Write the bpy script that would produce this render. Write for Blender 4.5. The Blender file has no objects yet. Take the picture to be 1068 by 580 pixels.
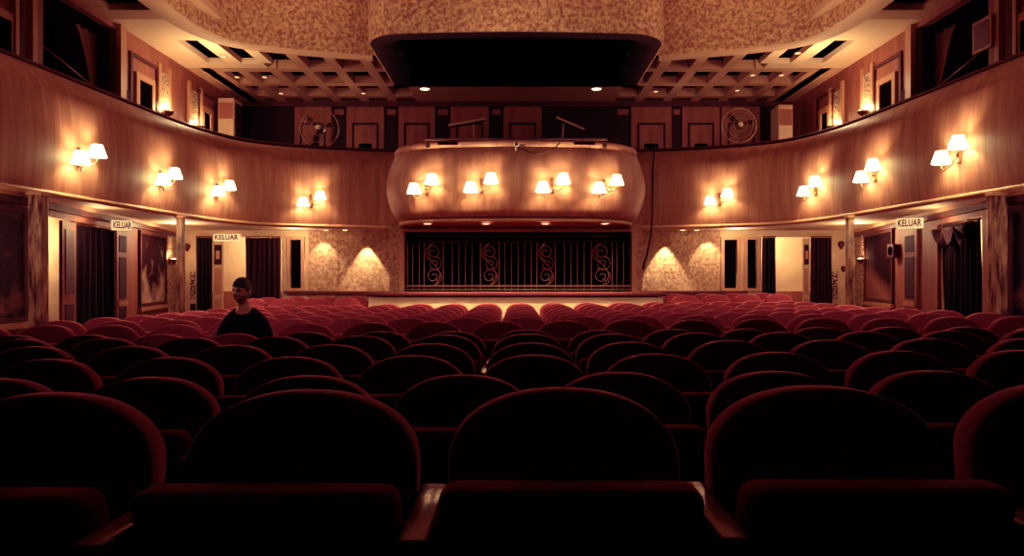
import bpy, bmesh, math, random
from mathutils import Vector, Matrix
random.seed(7)
scene = bpy.context.scene
C = scene.collection
PI = math.pi
F, VX, HY, ZC = 760.0, 538.0, 290.0, 1.27

def U(px, py, d):
    return Vector(((px - VX) / F * d, d, ZC + (HY - py) / F * d))

# ------------------------------------------------------------------ materials
def mat(name, col, rough=0.6, metal=0.0, emit=None, strength=0.0, var=None, vscale=(6, 6, 6), lo=0.35, hi=0.65,
        detail=6.0, bump=0.0, sheen=0.0, sheen_tint=None, spec=0.5, coords='Object'):
    m = bpy.data.materials.new(name)
    m.use_nodes = True
    nt = m.node_tree
    b = nt.nodes['Principled BSDF']
    b.inputs['Base Color'].default_value = (*col, 1)
    b.inputs['Roughness'].default_value = rough
    b.inputs['Metallic'].default_value = metal
    b.inputs['Specular IOR Level'].default_value = spec
    if sheen:
        b.inputs['Sheen Weight'].default_value = sheen
        b.inputs['Sheen Roughness'].default_value = 0.35
        b.inputs['Sheen Tint'].default_value = (*(sheen_tint or col), 1)
    if emit:
        b.inputs['Emission Color'].default_value = (*emit, 1)
        b.inputs['Emission Strength'].default_value = strength
    if var or bump:
        tc = nt.nodes.new('ShaderNodeTexCoord')
        mp = nt.nodes.new('ShaderNodeMapping')
        mp.inputs['Scale'].default_value = vscale
        no = nt.nodes.new('ShaderNodeTexNoise')
        no.inputs['Scale'].default_value = 1.0
        no.inputs['Detail'].default_value = detail
        no.inputs['Roughness'].default_value = 0.65
        nt.links.new(tc.outputs[coords], mp.inputs['Vector'])
        nt.links.new(mp.outputs['Vector'], no.inputs['Vector'])
        if var:
            cr = nt.nodes.new('ShaderNodeValToRGB')
            cr.color_ramp.elements[0].position = lo
            cr.color_ramp.elements[1].position = hi
            cr.color_ramp.elements[0].color = (*var, 1)
            cr.color_ramp.elements[1].color = (*col, 1)
            nt.links.new(no.outputs['Fac'], cr.inputs['Fac'])
            nt.links.new(cr.outputs['Color'], b.inputs['Base Color'])
        if bump:
            bp = nt.nodes.new('ShaderNodeBump')
            bp.inputs['Strength'].default_value = bump
            bp.inputs['Distance'].default_value = 0.02
            nt.links.new(no.outputs['Fac'], bp.inputs['Height'])
            nt.links.new(bp.outputs['Normal'], b.inputs['Normal'])
    return m

M = {}
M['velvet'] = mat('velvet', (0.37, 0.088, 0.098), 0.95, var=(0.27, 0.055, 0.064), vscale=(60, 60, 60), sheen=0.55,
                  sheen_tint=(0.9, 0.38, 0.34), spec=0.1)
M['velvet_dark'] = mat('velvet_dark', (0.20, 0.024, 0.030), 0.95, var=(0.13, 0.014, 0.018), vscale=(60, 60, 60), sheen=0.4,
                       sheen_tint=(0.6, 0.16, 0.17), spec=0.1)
M['seat_wood'] = mat('seat_wood', (0.60, 0.38, 0.27), 0.2, var=(0.45, 0.26, 0.18), vscale=(8, 40, 8))
M['seat_shell'] = mat('seat_shell', (0.05, 0.012, 0.012), 0.5)
M['floor'] = mat('floor_carpet', (0.12, 0.02, 0.022), 0.95, var=(0.06, 0.01, 0.012), vscale=(30, 30, 30))
M['fascia'] = mat('fascia_veneer', (0.46, 0.235, 0.16), 0.5, var=(0.27, 0.115, 0.08), vscale=(9, 9, 0.45), lo=0.32, hi=0.68, detail=8)
M['gilt_trim'] = mat('gilt_trim', (0.50, 0.27, 0.17), 0.45)
M['cream'] = mat('cream_plaster', (0.72, 0.55, 0.40), 0.8, var=(0.60, 0.42, 0.29), vscale=(2, 2, 2))
M['cream_soffit'] = mat('cream_soffit', (0.62, 0.42, 0.30), 0.8)
M['brown'] = mat('brown_panel', (0.36, 0.15, 0.10), 0.6, var=(0.24, 0.085, 0.06), vscale=(5, 5, 0.8))
M['brown_dark'] = mat('dark_wood', (0.10, 0.03, 0.022), 0.5, var=(0.06, 0.016, 0.012), vscale=(6, 6, 1))
M['stucco'] = mat('rough_stucco', (0.60, 0.36, 0.22), 0.9, var=(0.26, 0.115, 0.075), vscale=(15, 15, 15), lo=0.40, hi=0.60, detail=12, bump=1.0)
M['stucco_panel'] = mat('stucco_panel', (0.55, 0.36, 0.24), 0.9, var=(0.28, 0.14, 0.09), vscale=(16, 16, 16), lo=0.38, hi=0.62, detail=10, bump=0.8)
M['ceil'] = mat('ceiling_paint', (0.50, 0.30, 0.20), 0.8)
M['ceil_cream'] = mat('ceiling_cream', (0.70, 0.50, 0.36), 0.8)
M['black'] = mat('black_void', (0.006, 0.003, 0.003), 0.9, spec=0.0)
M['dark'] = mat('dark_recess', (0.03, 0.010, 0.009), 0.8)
M['pillar'] = mat('pillar_marble', (0.52, 0.31, 0.20), 0.35, var=(0.055, 0.018, 0.014), vscale=(14, 14, 2.2), lo=0.40, hi=0.62, detail=9)
M['curtain'] = mat('curtain_cloth', (0.012, 0.005, 0.005), 0.9, sheen=0.08, sheen_tint=(0.5, 0.25, 0.2))
M['curtain_brown'] = mat('curtain_brown', (0.032, 0.011, 0.010), 0.9, sheen=0.12, sheen_tint=(0.5, 0.22, 0.2))
M['iron'] = mat('wrought_iron', (0.55, 0.36, 0.25), 0.45, metal=0.2)
M['iron_dark'] = mat('dark_iron', (0.07, 0.03, 0.025), 0.4, metal=0.6)
M['brass'] = mat('aged_brass', (0.20, 0.09, 0.055), 0.35, metal=0.6)
M['shade'] = mat('lamp_shade', (0.9, 0.8, 0.62), 0.7, emit=(1.0, 0.80, 0.50), strength=9.0)
M['glow'] = mat('lamp_glow', (0.9, 0.75, 0.55), 0.5, emit=(1.0, 0.72, 0.45), strength=6.0)
M['glow_dim'] = mat('lamp_glow_dim', (0.8, 0.6, 0.45), 0.5, emit=(1.0, 0.6, 0.4), strength=1.6)
M['sign'] = mat('sign_panel', (0.8, 0.62, 0.46), 0.5, emit=(1.0, 0.72, 0.5), strength=0.55)
M['sign_text'] = mat('sign_letters', (0.10, 0.02, 0.015), 0.6)
M['machine'] = mat('machine_casing', (0.55, 0.38, 0.28), 0.45)
M['fan_metal'] = mat('fan_metal', (0.45, 0.30, 0.22), 0.35, metal=0.5)
M['mosaic'] = mat('mosaic', (0.62, 0.45, 0.32), 0.5, var=(0.05, 0.02, 0.015), vscale=(30, 30, 30), lo=0.47, hi=0.53, detail=2)
M['murk'] = mat('murky_glass', (0.34, 0.17, 0.12), 0.5, var=(0.012, 0.004, 0.004), vscale=(1.6, 1.6, 2.6), lo=0.50, hi=0.80, detail=5)
M['murk_pale'] = mat('pale_murky_glass', (0.62, 0.42, 0.30), 0.3, var=(0.015, 0.006, 0.005), vscale=(1.9, 1.9, 2.4), lo=0.42, hi=0.66, detail=5)
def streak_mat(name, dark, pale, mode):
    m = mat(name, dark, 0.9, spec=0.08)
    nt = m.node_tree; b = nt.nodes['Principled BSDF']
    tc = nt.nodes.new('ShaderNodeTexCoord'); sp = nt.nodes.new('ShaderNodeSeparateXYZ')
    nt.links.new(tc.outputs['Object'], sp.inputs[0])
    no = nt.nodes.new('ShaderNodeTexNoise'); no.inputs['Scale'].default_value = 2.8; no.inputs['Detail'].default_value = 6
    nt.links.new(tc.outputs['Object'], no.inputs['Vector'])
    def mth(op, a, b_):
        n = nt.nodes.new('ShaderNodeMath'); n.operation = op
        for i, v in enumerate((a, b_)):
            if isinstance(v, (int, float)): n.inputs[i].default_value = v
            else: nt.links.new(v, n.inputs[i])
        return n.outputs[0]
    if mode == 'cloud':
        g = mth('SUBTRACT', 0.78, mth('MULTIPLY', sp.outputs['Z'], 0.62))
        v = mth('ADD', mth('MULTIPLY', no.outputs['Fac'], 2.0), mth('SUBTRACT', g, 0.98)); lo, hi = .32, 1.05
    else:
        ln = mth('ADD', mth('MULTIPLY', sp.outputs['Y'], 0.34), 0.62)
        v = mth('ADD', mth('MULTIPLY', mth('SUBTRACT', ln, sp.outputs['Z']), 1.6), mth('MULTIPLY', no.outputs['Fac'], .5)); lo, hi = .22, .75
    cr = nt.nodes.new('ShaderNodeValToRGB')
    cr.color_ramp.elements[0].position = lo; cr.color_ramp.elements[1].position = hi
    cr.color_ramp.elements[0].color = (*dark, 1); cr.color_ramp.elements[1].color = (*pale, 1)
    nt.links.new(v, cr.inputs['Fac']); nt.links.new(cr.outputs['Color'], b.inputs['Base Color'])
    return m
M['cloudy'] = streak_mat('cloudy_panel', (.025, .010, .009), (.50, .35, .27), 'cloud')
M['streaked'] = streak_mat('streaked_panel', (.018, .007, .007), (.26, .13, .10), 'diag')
M['skin'] = mat('skin', (0.66, 0.34, 0.24), 0.5, var=(0.60, 0.29, 0.20), vscale=(20, 20, 20))
M['hair'] = mat('hair', (0.012, 0.006, 0.006), 0.45, var=(0.022, 0.010, 0.010), vscale=(60, 60, 12), bump=0.6)
M['shirt'] = mat('black_cotton', (0.008, 0.006, 0.006), 0.9)
M['denim'] = mat('dark_denim', (0.02, 0.018, 0.02), 0.9)
M['shoe'] = mat('shoe_leather', (0.015, 0.01, 0.01), 0.5)
M['eye'] = mat('eye', (0.02, 0.01, 0.01), 0.2)
M['lip'] = mat('lip', (0.30, 0.09, 0.07), 0.5)
M['white_dev'] = mat('device_white', (0.75, 0.6, 0.48), 0.4)
M['cable'] = mat('cable_rubber', (0.03, 0.012, 0.012), 0.6)
M['ledge'] = mat('ledge_wood', (0.10, 0.022, 0.022), 0.5)

# ------------------------------------------------------------------ mesh builder
class MB:
    def __init__(s):
        s.v, s.f = [], []
    def add(s, vs, fs):
        o = len(s.v)
        s.v += [tuple(v) for v in vs]
        s.f += [tuple(i + o for i in f) for f in fs]
        return s
    def box(s, x0, y0, z0, x1, y1, z1, T=None):
        vs = [Vector((x, y, z)) for z in (z0, z1) for y in (y0, y1) for x in (x0, x1)]
        if T: vs = [T(v) for v in vs]
        return s.add(vs, [(0, 2, 3, 1), (4, 5, 7, 6), (0, 1, 5, 4), (2, 6, 7, 3), (0, 4, 6, 2), (1, 3, 7, 5)])
    def rbox(s, x0, y0, z0, x1, y1, z1, r=0.02, seg=3, T=None):
        bm = bmesh.new()
        bmesh.ops.create_cube(bm, size=1)
        for v in bm.verts:
            v.co = Vector(((x0 + x1) / 2 + v.co.x * (x1 - x0), (y0 + y1) / 2 + v.co.y * (y1 - y0), (z0 + z1) / 2 + v.co.z * (z1 - z0)))
        bmesh.ops.bevel(bm, geom=bm.edges[:], offset=r, segments=seg, profile=0.5, affect='EDGES')
        bm.verts.index_update()
        vs = [v.co.copy() for v in bm.verts]
        if T: vs = [T(v) for v in vs]
        s.add(vs, [tuple(v.index for v in f.verts) for f in bm.faces])
        bm.free()
        return s
    def tube(s, pts, r, n=8, cap=True, closed=False):
        pts = [Vector(p) for p in pts]
        rs = r if isinstance(r, (list, tuple)) else [r] * len(pts)
        rings = []
        up = None
        for i, p in enumerate(pts):
            if closed:
                t = (pts[(i + 1) % len(pts)] - pts[i - 1]).normalized()
            else:
                t = (pts[min(i + 1, len(pts) - 1)] - pts[max(i - 1, 0)]).normalized()
            if up is None:
                up = Vector((0, 0, 1)) if abs(t.z) < 0.9 else Vector((1, 0, 0))
            a = t.cross(up).normalized()
            up = a.cross(t).normalized()
            rings.append([p + rs[i] * (math.cos(k * 2 * PI / n) * a + math.sin(k * 2 * PI / n) * up) for k in range(n)])
        vs = [v for g in rings for v in g]
        fs = []
        m = len(rings)
        for i in range(m if closed else m - 1):
            j = (i + 1) % m
            for k in range(n):
                fs.append((i * n + k, i * n + (k + 1) % n, j * n + (k + 1) % n, j * n + k))
        if cap and not closed:
            fs.append(tuple(range(n - 1, -1, -1)))
            fs.append(tuple((m - 1) * n + k for k in range(n)))
        return s.add(vs, fs)
    def lathe(s, prof, c=(0, 0, 0), n=20, axis='z', caps=True):
        c = Vector(c)
        vs, fs = [], []
        for r, h in prof:
            for k in range(n):
                a = 2 * PI * k / n
                p = (r * math.cos(a), r * math.sin(a), h)
                if axis == 'y': p = (p[0], h, p[1])
                if axis == 'x': p = (h, p[0], p[1])
                vs.append(c + Vector(p))
        m = len(prof)
        for i in range(m - 1):
            for k in range(n):
                fs.append((i * n + k, i * n + (k + 1) % n, (i + 1) * n + (k + 1) % n, (i + 1) * n + k))
        if caps:
            fs.append(tuple(range(n - 1, -1, -1)))
            fs.append(tuple((m - 1) * n + k for k in range(n)))
        return s.add(vs, fs)
    def grid(s, rows, closed=False):
        n = len(rows[0])
        vs = [v for r in rows for v in r]
        fs = []
        for i in range(len(rows) - 1):
            for k in range(n if closed else n - 1):
                k2 = (k + 1) % n
                fs.append((i * n + k, i * n + k2, (i + 1) * n + k2, (i + 1) * n + k))
        return s.add(vs, fs)
    def mesh(s, name, m, smooth=False):
        me = bpy.data.meshes.new(name)
        me.from_pydata(s.v, [], s.f)
        if m: me.materials.append(m)
        if smooth:
            for p in me.polygons: p.use_smooth = True
        bm = bmesh.new(); bm.from_mesh(me)
        bmesh.ops.recalc_face_normals(bm, faces=bm.faces)
        bm.to_mesh(me); bm.free()
        me.update()
        return me
    def build(s, name, m, parent=None, smooth=False):
        return link(name, s.mesh(name, m, smooth), parent)

def link(name, data, parent=None, loc=None):
    o = bpy.data.objects.new(name, data)
    C.objects.link(o)
    if parent: o.parent = parent
    if loc is not None: o.location = loc
    return o

def tag(o, label, cat, group=None, kind=None):
    o['label'] = label
    o['category'] = cat
    if group: o['group'] = group
    if kind: o['kind'] = kind
    return o

def thing(name, label, cat, loc=(0, 0, 0), rotz=0.0, group=None, kind=None):
    o = link(name, None)
    o.empty_display_size = 0.1
    o.location = loc
    o.rotation_euler = (0, 0, rotz)
    return tag(o, label, cat, group, kind)

def struct(name, mb, m, smooth=False, label=None, cat=None):
    o = mb.build(name, m, None, smooth)
    o['kind'] = 'structure'
    o['label'] = label or name.replace('_', ' ') + ' of the theatre hall'
    o['category'] = cat or name.split('_')[0]
    return o

def copy_tree(o, parent=None):
    c = o.copy()
    C.objects.link(c)
    if parent is not None:
        c.parent = parent
        c.matrix_parent_inverse = o.matrix_parent_inverse.copy()
    for ch in list(o.children):
        copy_tree(ch, c)
    return c

def lamp(name, kind, loc, energy, col, size=0.05, rot=None, spot=None, blend=0.6, size_y=None):
    l = bpy.data.lights.new(name, kind)
    l.energy = energy
    l.color = col
    if kind == 'AREA':
        l.size = size
        if size_y:
            l.shape = 'RECTANGLE'; l.size_y = size_y
    else:
        l.shadow_soft_size = size
    if spot:
        l.spot_size = spot; l.spot_blend = blend
    o = bpy.data.objects.new(name, l)
    C.objects.link(o)
    o.location = loc
    if rot: o.rotation_euler = rot
    return o

def lerp_table(t, x):
    if x <= t[0][0]: return t[0][1]
    for (a, b), (c, d) in zip(t, t[1:]):
        if x <= c: return b + (d - b) * (x - a) / (c - a)
    return t[-1][1]

# ------------------------------------------------------------------ camera
cam = bpy.data.cameras.new('camera')
cam.sensor_width = 36.0
cam.lens = F / 1068 * 36.0
cam.shift_x = -(VX - 534) / 1068
cam.clip_start = 0.05
co = bpy.data.objects.new('camera', cam)
C.objects.link(co)
co.location = (0, 0, ZC)
co.rotation_euler = (PI / 2, 0, 0)
scene.camera = co

# ------------------------------------------------------------------ floor
FT = [(0, .02), (1.8, .016), (2.56, .03), (4.85, 0), (5.47, -.028), (6.1, 0), (7, 0), (9, -.03), (12.2, -.045), (12.7, .05), (16, .06), (19, .06)]
TILT = 0.009
def fz(x, y): return lerp_table(FT, y) + TILT * max(-5.5, min(5.5, x))
mb = MB()
ys = [-1 + 0.35 * i for i in range(62)]
mb.grid([[Vector((x, y, fz(x, y))) for x in [-9 + 0.75 * k for k in range(25)]] for y in ys])
struct('floor', mb, M['floor'], True, 'dark red carpeted floor under the seat rows')

# ------------------------------------------------------------------ balcony parapet
def catmull(P, n=8):
    P = [Vector((p[0], p[1], 0)) for p in P]
    out = []
    for i in range(len(P) - 1):
        p0, p1, p2, p3 = P[max(i - 1, 0)], P[i], P[i + 1], P[min(i + 2, len(P) - 1)]
        for k in range(n):
            t = k / n
            out.append(0.5 * ((2 * p1) + (-p0 + p2) * t + (2 * p0 - 5 * p1 + 4 * p2 - p3) * t * t + (-p0 + 3 * p1 - 3 * p2 + p3) * t ** 3))
    out.append(P[-1])
    return out
def normals(path):
    ns = []
    for i in range(len(path)):
        t = (path[min(i + 1, len(path) - 1)] - path[max(i - 1, 0)]).normalized()
        ns.append(Vector((t.y, -t.x, 0)))
    return ns
half = [(-6.25, 2.0), (-6.05, 5.0), (-5.85, 8.26), (-5.72, 10.3), (-5.58, 12.2), (-5.45, 13.1), (-5.12, 14.0), (-4.55, 14.5), (-3.6, 14.9), (-2.6, 15.12), (-1.2, 15.2)]
plan = catmull(half + [(-x, y) for x, y in reversed(half)], 7)
pn = normals(plan)
def sweep(mb, path, ns, prof, closed_prof=False, gap=0.0):
    runs = [[]]
    for p, n in zip(path, ns):
        if abs(p.x) < gap:
            if runs[-1]: runs.append([])
            continue
        runs[-1].append([Vector((p.x + n.x * o, p.y + n.y * o, z)) for o, z in prof])
    for rows in runs:
        if len(rows) > 1: mb.grid(rows, closed_prof)
ZB, ZT = 2.30, 3.95
mb = MB()
prof = [(0.0, ZB)] + [(0.02 + 0.05 * math.sin(PI * t), ZB + 0.05 + 1.25 * t) for t in [i / 8 for i in range(9)]] + \
       [(0.0, 3.66), (-0.05, 3.76), (-0.12, 3.85), (-0.2, 3.91), (-0.30, ZT)] + [(-0.42, ZT), (-0.44, 3.1)]
sweep(mb, plan, pn, prof, gap=2.1)
struct('wall_balcony_front', mb, M['fascia'], True, 'curved veneered balcony front sweeping round the hall')
mb = MB(); sweep(mb, plan, pn, [(0.0, ZB - .02), (0.055, ZB - .01), (0.065, ZB + .02), (0.05, ZB + .05), (0.02, ZB + .055)], gap=2.1)
struct('trim_1', mb, M['gilt_trim'], True, 'pale moulding along the lower edge of the balcony front', 'trim')
mb = MB(); sweep(mb, plan, pn, [(-0.27, ZT - .02), (-0.24, ZT), (-0.24, ZT + .03), (-0.28, ZT + .05), (-0.45, ZT + .05), (-0.47, ZT)], gap=2.1)
struct('trim_2', mb, M['brown_dark'], True, 'dark handrail capping the balcony front', 'trim')
# soffit and balcony floor slabs
def slab(z, mname, m, y1, xo, lab, inset):
    me = MB()
    front = [p - n * inset for p, n in zip(plan, pn)]
    outer = [Vector((max(-xo, min(xo, p.x * 1.0 + math.copysign(6, p.x))) if p.y < 13.2 else p.x * xo / 5.45, p.y if p.y < 13.2 else y1, 0)) for p in plan]
    me.grid([[Vector((a.x, a.y, z)), Vector((b.x, b.y, z))] for a, b in zip(front, outer)])
    o = struct(mname, me, m, False, lab)
    return o
slab(ZB, 'ceiling_under_balcony', M['cream_soffit'], 18.2, 9.5, 'cream soffit under the balcony', 0.0)
slab(3.1, 'floor_balcony', M['brown_dark'], 19.3, 7.5, 'dark floor of the balcony', 0.4)

# ------------------------------------------------------------------ lower side walls (flaring outward with depth)
def side_x(y): return -(4.2 + 0.2 * max(y, 8.9))
def side_T(s):   # wall coordinates (along=y, off=towards hall, z) -> world, s=-1 left, +1 right
    def T(v):
        off, y, z = v.x, v.y, v.z
        return Vector((s * (-side_x(y) - off), y, z))
    return T
def ypx(px):  # pixel column -> distance along the flaring wall
    return 4.2 / (abs(px - VX) / F - 0.2)
def zpx(py, d): return ZC + (HY - py) / F * d

for s, nm in ((-1, 'left'), (1, 'right')):
    T = side_T(s)
    mb = MB()
    dy0, dy1 = (9.35, 12.35) if s < 0 else (9.55, 11.1)
    ztop = 2.08
    def wallseg(y0, y1, z0, z1):
        n = max(1, int((y1 - y0) / 0.5))
        for k in range(n):
            a, b = y0 + (y1 - y0) * k / n, y0 + (y1 - y0) * (k + 1) / n
            mb.box(-0.03, a, z0, 0, b, z1, T)
    wallseg(2.0, 8.9, -.1, 2.3); wallseg(8.9, dy0, -.1, 2.3)
    wallseg(dy0, dy1, ztop, 2.3)
    wallseg(dy1, 15.75, -.1, 2.3)
    struct('wall_' + nm, mb, M['brown'], False, 'brown wood panelled wall under the balcony on the %s' % nm, 'wall')
    # cornice and rail along the top of the wall
    mb = MB()
    for a, b in [(2.0, 8.9)] + [(8.9 + k * 0.86, 8.9 + (k + 1) * 0.86) for k in range(8)]:
        mb.box(-0.02, a, 2.16, 0.09, b, 2.24, T)
    struct('trim_%d' % (3 if s < 0 else 4), mb, M['brown_dark'], False, 'dark cornice at the head of the %s wall' % nm, 'trim')
    mb = MB()
    for a, b in [(2.0, 8.9)] + [(8.9 + k * 0.86, 8.9 + (k + 1) * 0.86) for k in range(8)]:
        mb.box(-0.02, a, 2.24, 0.13, b, 2.298, T)
    struct('trim_%d' % (5 if s < 0 else 6), mb, M['gilt_trim'], False, 'pale strip above the dark cornice of the %s wall' % nm, 'trim')
    # corridor behind the opening
    mb = MB()
    x = -8.0 if s < 0 else 8.0
    mb.box(x - .05, 8.6, 0, x + .05, 13.6, 2.3)
    struct('wall_corridor_' + nm, mb, M['cream'], False, 'cream corridor wall beyond the %s doorway' % nm, 'wall')

def wall_picture(s, y0, y1, z0, z1, m, label, cat='picture', frame_w=0.06, fm='brown_dark', name='large_painting'):
    T = side_T(s)
    t = thing(name, label, cat, T(Vector((0, (y0 + y1) / 2, z0))))
    def L(v): return T(v) - t.location
    mb = MB()
    mb.box(0.0, y0, z0, .05, y0 + frame_w, z1, L); mb.box(0, y1 - frame_w, z0, .05, y1, z1, L)
    mb.box(0, y0 + frame_w, z0, .05, y1 - frame_w, z0 + frame_w, L); mb.box(0, y0 + frame_w, z1 - frame_w, .05, y1 - frame_w, z1, L)
    mb.build('frame', M[fm], t)
    mb = MB(); mb.box(0.004, y0 + frame_w * .9, z0 + frame_w * .9, .02, y1 - frame_w * .9, z1 - frame_w * .9, L)
    mb.build('picture_surface', M[m], t)
    mb = MB(); mb.box(0.0, y0 - .04, z0 - .075, .08, y1 + .04, z0 - .005, L)
    mb.build('sill', M['gilt_trim'], t)
    return t
wall_picture(-1, 7.0, 8.88, .74, 2.12, 'murk', 'large dark smoky framed panel at the left edge, before the first pillar')
wall_picture(1, 6.9, 8.80, .76, 2.12, 'murk', 'large dark wavy framed panel at the right edge, before the first pillar')
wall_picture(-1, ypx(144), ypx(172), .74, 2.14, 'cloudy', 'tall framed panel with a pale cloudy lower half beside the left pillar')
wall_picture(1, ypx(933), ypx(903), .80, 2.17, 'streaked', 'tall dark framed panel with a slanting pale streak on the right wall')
# slanting pale streak on the right-hand picture
T = side_T(1)

def door_strip(s, px0, px1, label):
    y0, y1 = sorted((ypx(px0), ypx(px1)))
    T = side_T(s)
    t = thing('door_post_panel', label, 'door panel', T(Vector((0, (y0 + y1) / 2, 0))))
    L = lambda v: T(v) - t.location
    mb = MB(); mb.box(0, y0, 0.02, .045, y1, 2.06, L); mb.build('panel_board', M['brown'], t)
    w = (y1 - y0)
    for z0, z1 in ((.25, .78), (.92, 1.62), (1.70, 1.98)):
        mb = MB(); mb.box(.035, y0 + w * .18, z0, .052, y1 - w * .18, z1, L); mb.build('dark_pane', M['dark'], t)
    mb = MB(); mb.box(.04, y0 + w * .1, .80, .065, y1 - w * .1, .88, L); mb.build('push_plate', M['gilt_trim'], t)
    return t
door_strip(-1, 119, 131, 'narrow door panel with dark panes beneath the exit sign on the left wall')
door_strip(1, 944, 959, 'narrow door panel with dark panes beneath the exit sign on the right wall')

def mosaic_strip(s, px0, px1, label):
    y0, y1 = sorted((ypx(px0), ypx(px1)))
    T = side_T(s)
    t = thing('mosaic_strip', label, 'wall decoration', T(Vector((0, (y0 + y1) / 2, 0.7))))
    L = lambda v: T(v) - t.location
    mb = MB(); mb.box(0, y0, .55, .03, y1, 1.55, L); mb.build('lower_mosaic', M['mosaic'], t)
    mb = MB(); mb.box(0, y0, 1.72, .03, y1, 2.15, L); mb.build('upper_mosaic', M['mosaic'], t)
    return t
mosaic_strip(-1, 173.5, 181, 'black and cream mosaic strip between the left tall panel and the pillar')
mosaic_strip(1, 901, 893, 'black and cream mosaic strip between the right tall panel and the pillar')

def bowl_light(loc, rot, label, group, energy):
    t = thing('bowl_wall_light', label, 'wall light', loc, rot, group)
    mb = MB(); mb.lathe([(.015, -.10), (.075, -.04), (.11, .0), (.105, .005), (.07, -.03), (.01, -.08)], (0, -.09, 0), 16, caps=False); mb.build('bowl', M['brass'], t, True)
    mb = MB(); mb.lathe([(.08, 0), (.06, .02), (.02, .03)], (0, -.09, -.012), 12); mb.build('bulb', M['glow'], t, True)
    mb = MB(); mb.rbox(-.03, -.02, -.12, .03, 0.0, .02, .006); mb.tube([(0, -.01, -.08), (0, -.05, -.1), (0, -.09, -.09)], .008); mb.build('wall_plate', M['brass'], t, True)
    p = t.matrix_basis @ Vector((0, -.12, .07))
    lamp('bowl_light_lamp', 'POINT', p, energy, (1, .66, .40), .05)
    return t
for s, y, lab in ((-1, 15.15, 'small glowing bowl light on the mosaic beside the left inner pillar'), (1, 14.95, 'small glowing bowl light on the mosaic beside the right inner pillar')):
    bowl_light(side_T(s)(Vector((.03, y, 1.66))), -s * PI / 2, lab, None, 5)

# door leaf and curtains in the side openings
def curtain(name, label, pts, z0, z1, m, amp=.05, folds=7, parent_loc=None, valance=False):
    """pts: two plan points; folds run vertically between them"""
    a, b = Vector((*pts[0], 0)), Vector((*pts[1], 0))
    t = thing(name, label, 'curtain', (a + b) / 2 + Vector((0, 0, z0)))
    d = (b - a); Lh = d.length; d.normalize(); nrm = Vector((-d.y, d.x, 0))
    rows = []
    for j in range(13):
        v = j / 12
        row = []
        for i in range(folds * 8 + 1):
            u = i / (folds * 8)
            wob = amp * (math.sin(u * folds * 2 * PI + .8 * math.sin(3 * v + u * 5)) + .35 * math.sin(u * folds * 4.7 + 1.3)) * (1 - .45 * v)
            side = .06 * math.sin(u * 3) * (1 - v)
            p = a + d * (u * Lh + side * Lh * .15) + nrm * wob
            row.append(p + Vector((0, 0, z0 + (z1 - z0) * v)) - t.location)
        rows.append(row)
    mb = MB(); mb.grid(rows); mb.build('cloth', M[m], t, True)
    mb = MB(); up = Vector((0, 0, z1 + .02))
    mb.tube([a + up - t.location, b + up - t.location], .015); mb.build('curtain_rail', M['brass'], t, True)
    if valance:
        for k in range(3):
            c0 = a + d * (Lh * (.1 + .32 * k))
            rows = []
            for j in range(7):
                v = j / 6
                row = []
                for i in range(17):
                    u = i / 16
                    sag = .30 * math.sin(PI * u) * v + .05
                    p = c0 + d * (u * Lh * .34) + nrm * (-.10 - .05 * math.sin(v * 9 + k)) * (1 if (nrm.x * (-a.x) < 0) else -1)
                    row.append(p + Vector((0, 0, z1 - sag)) - t.location)
                rows.append(row)
            mb = MB(); mb.grid(rows); mb.build('swag', M['curtain_brown'], t, True)
    return t
sx = lambda s, y, off: (s * (-side_x(y) - off), y)
curtain('doorway_curtain', 'black curtain hanging in the doorway of the left wall', [sx(-1, 10.45, -.1), sx(-1, 12.25, -.05)], .02, 2.05, 'curtain', .04, 8)
curtain('doorway_curtain', 'dark pleated curtain with a swag in the doorway of the right wall', [sx(1, 9.75, -.08), sx(1, 10.95, -.05)], .02, 2.05, 'curtain', .06, 7, valance=True)
def door_leaf(s, y0, y1, label):
    T = side_T(s)
    t = thing('door_leaf', label, 'door', T(Vector((0, (y0 + y1) / 2, 0))))
    L = lambda v: T(v) - t.location
    mb = MB(); mb.box(-.06, y0, .03, -.015, y1, 2.06, L); mb.build('leaf_board', M['brown'], t)
    for z0, z1 in ((.2, .9), (1.05, 1.95)):
        mb = MB(); w = y1 - y0; mb.box(-.02, y0 + w * .2, z0, -.004, y1 - w * .2, z1, L); mb.build('inset_panel', M['brown_dark'], t)
    return t
door_leaf(-1, 9.98, 10.45, 'brown door leaf standing open beside the black curtain on the left')
door_leaf(1, 11.1, 11.65, 'brown door leaf folded back beside the dark curtain on the right')

# exit signs
def exit_sign(loc, rotz, w, h, label, group=None):
    t = thing('exit_sign', label, 'sign', loc, rotz, group)
    mb = MB(); mb.rbox(-w / 2, -.08, -h / 2, w / 2, 0, h / 2, .008, 2); mb.build('light_box', M['sign'], t)
    cu = bpy.data.curves.new('lettering', 'FONT')
    cu.body = 'KELUAR'; cu.align_x = 'CENTER'; cu.align_y = 'CENTER'; cu.size = h * .98; cu.extrude = .003; cu.offset = .004
    cu.space_character = 1.05
    cu.materials.append(M['sign_text'])
    tmp = bpy.data.objects.new('tmp', cu); C.objects.link(tmp)
    dg = bpy.context.evaluated_depsgraph_get(); dg.update()
    lm = bpy.data.meshes.new_from_object(tmp.evaluated_get(dg))
    bpy.data.objects.remove(tmp)
    wmax = max(v.co.x for v in lm.vertices) - min(v.co.x for v in lm.vertices)
    for v in lm.vertices: v.co.x *= w * .90 / wmax
    o = link('lettering', lm, t, (0, -.084, 0))
    o.rotation_euler = (PI / 2, 0, 0)
    return t
ang = math.atan(0.2)
exit_sign(side_T(-1)(Vector((.22, 11.64, 2.105))), PI / 2 - .85, .29, .155, 'lit exit sign on the left wall next to the black curtain')
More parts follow.
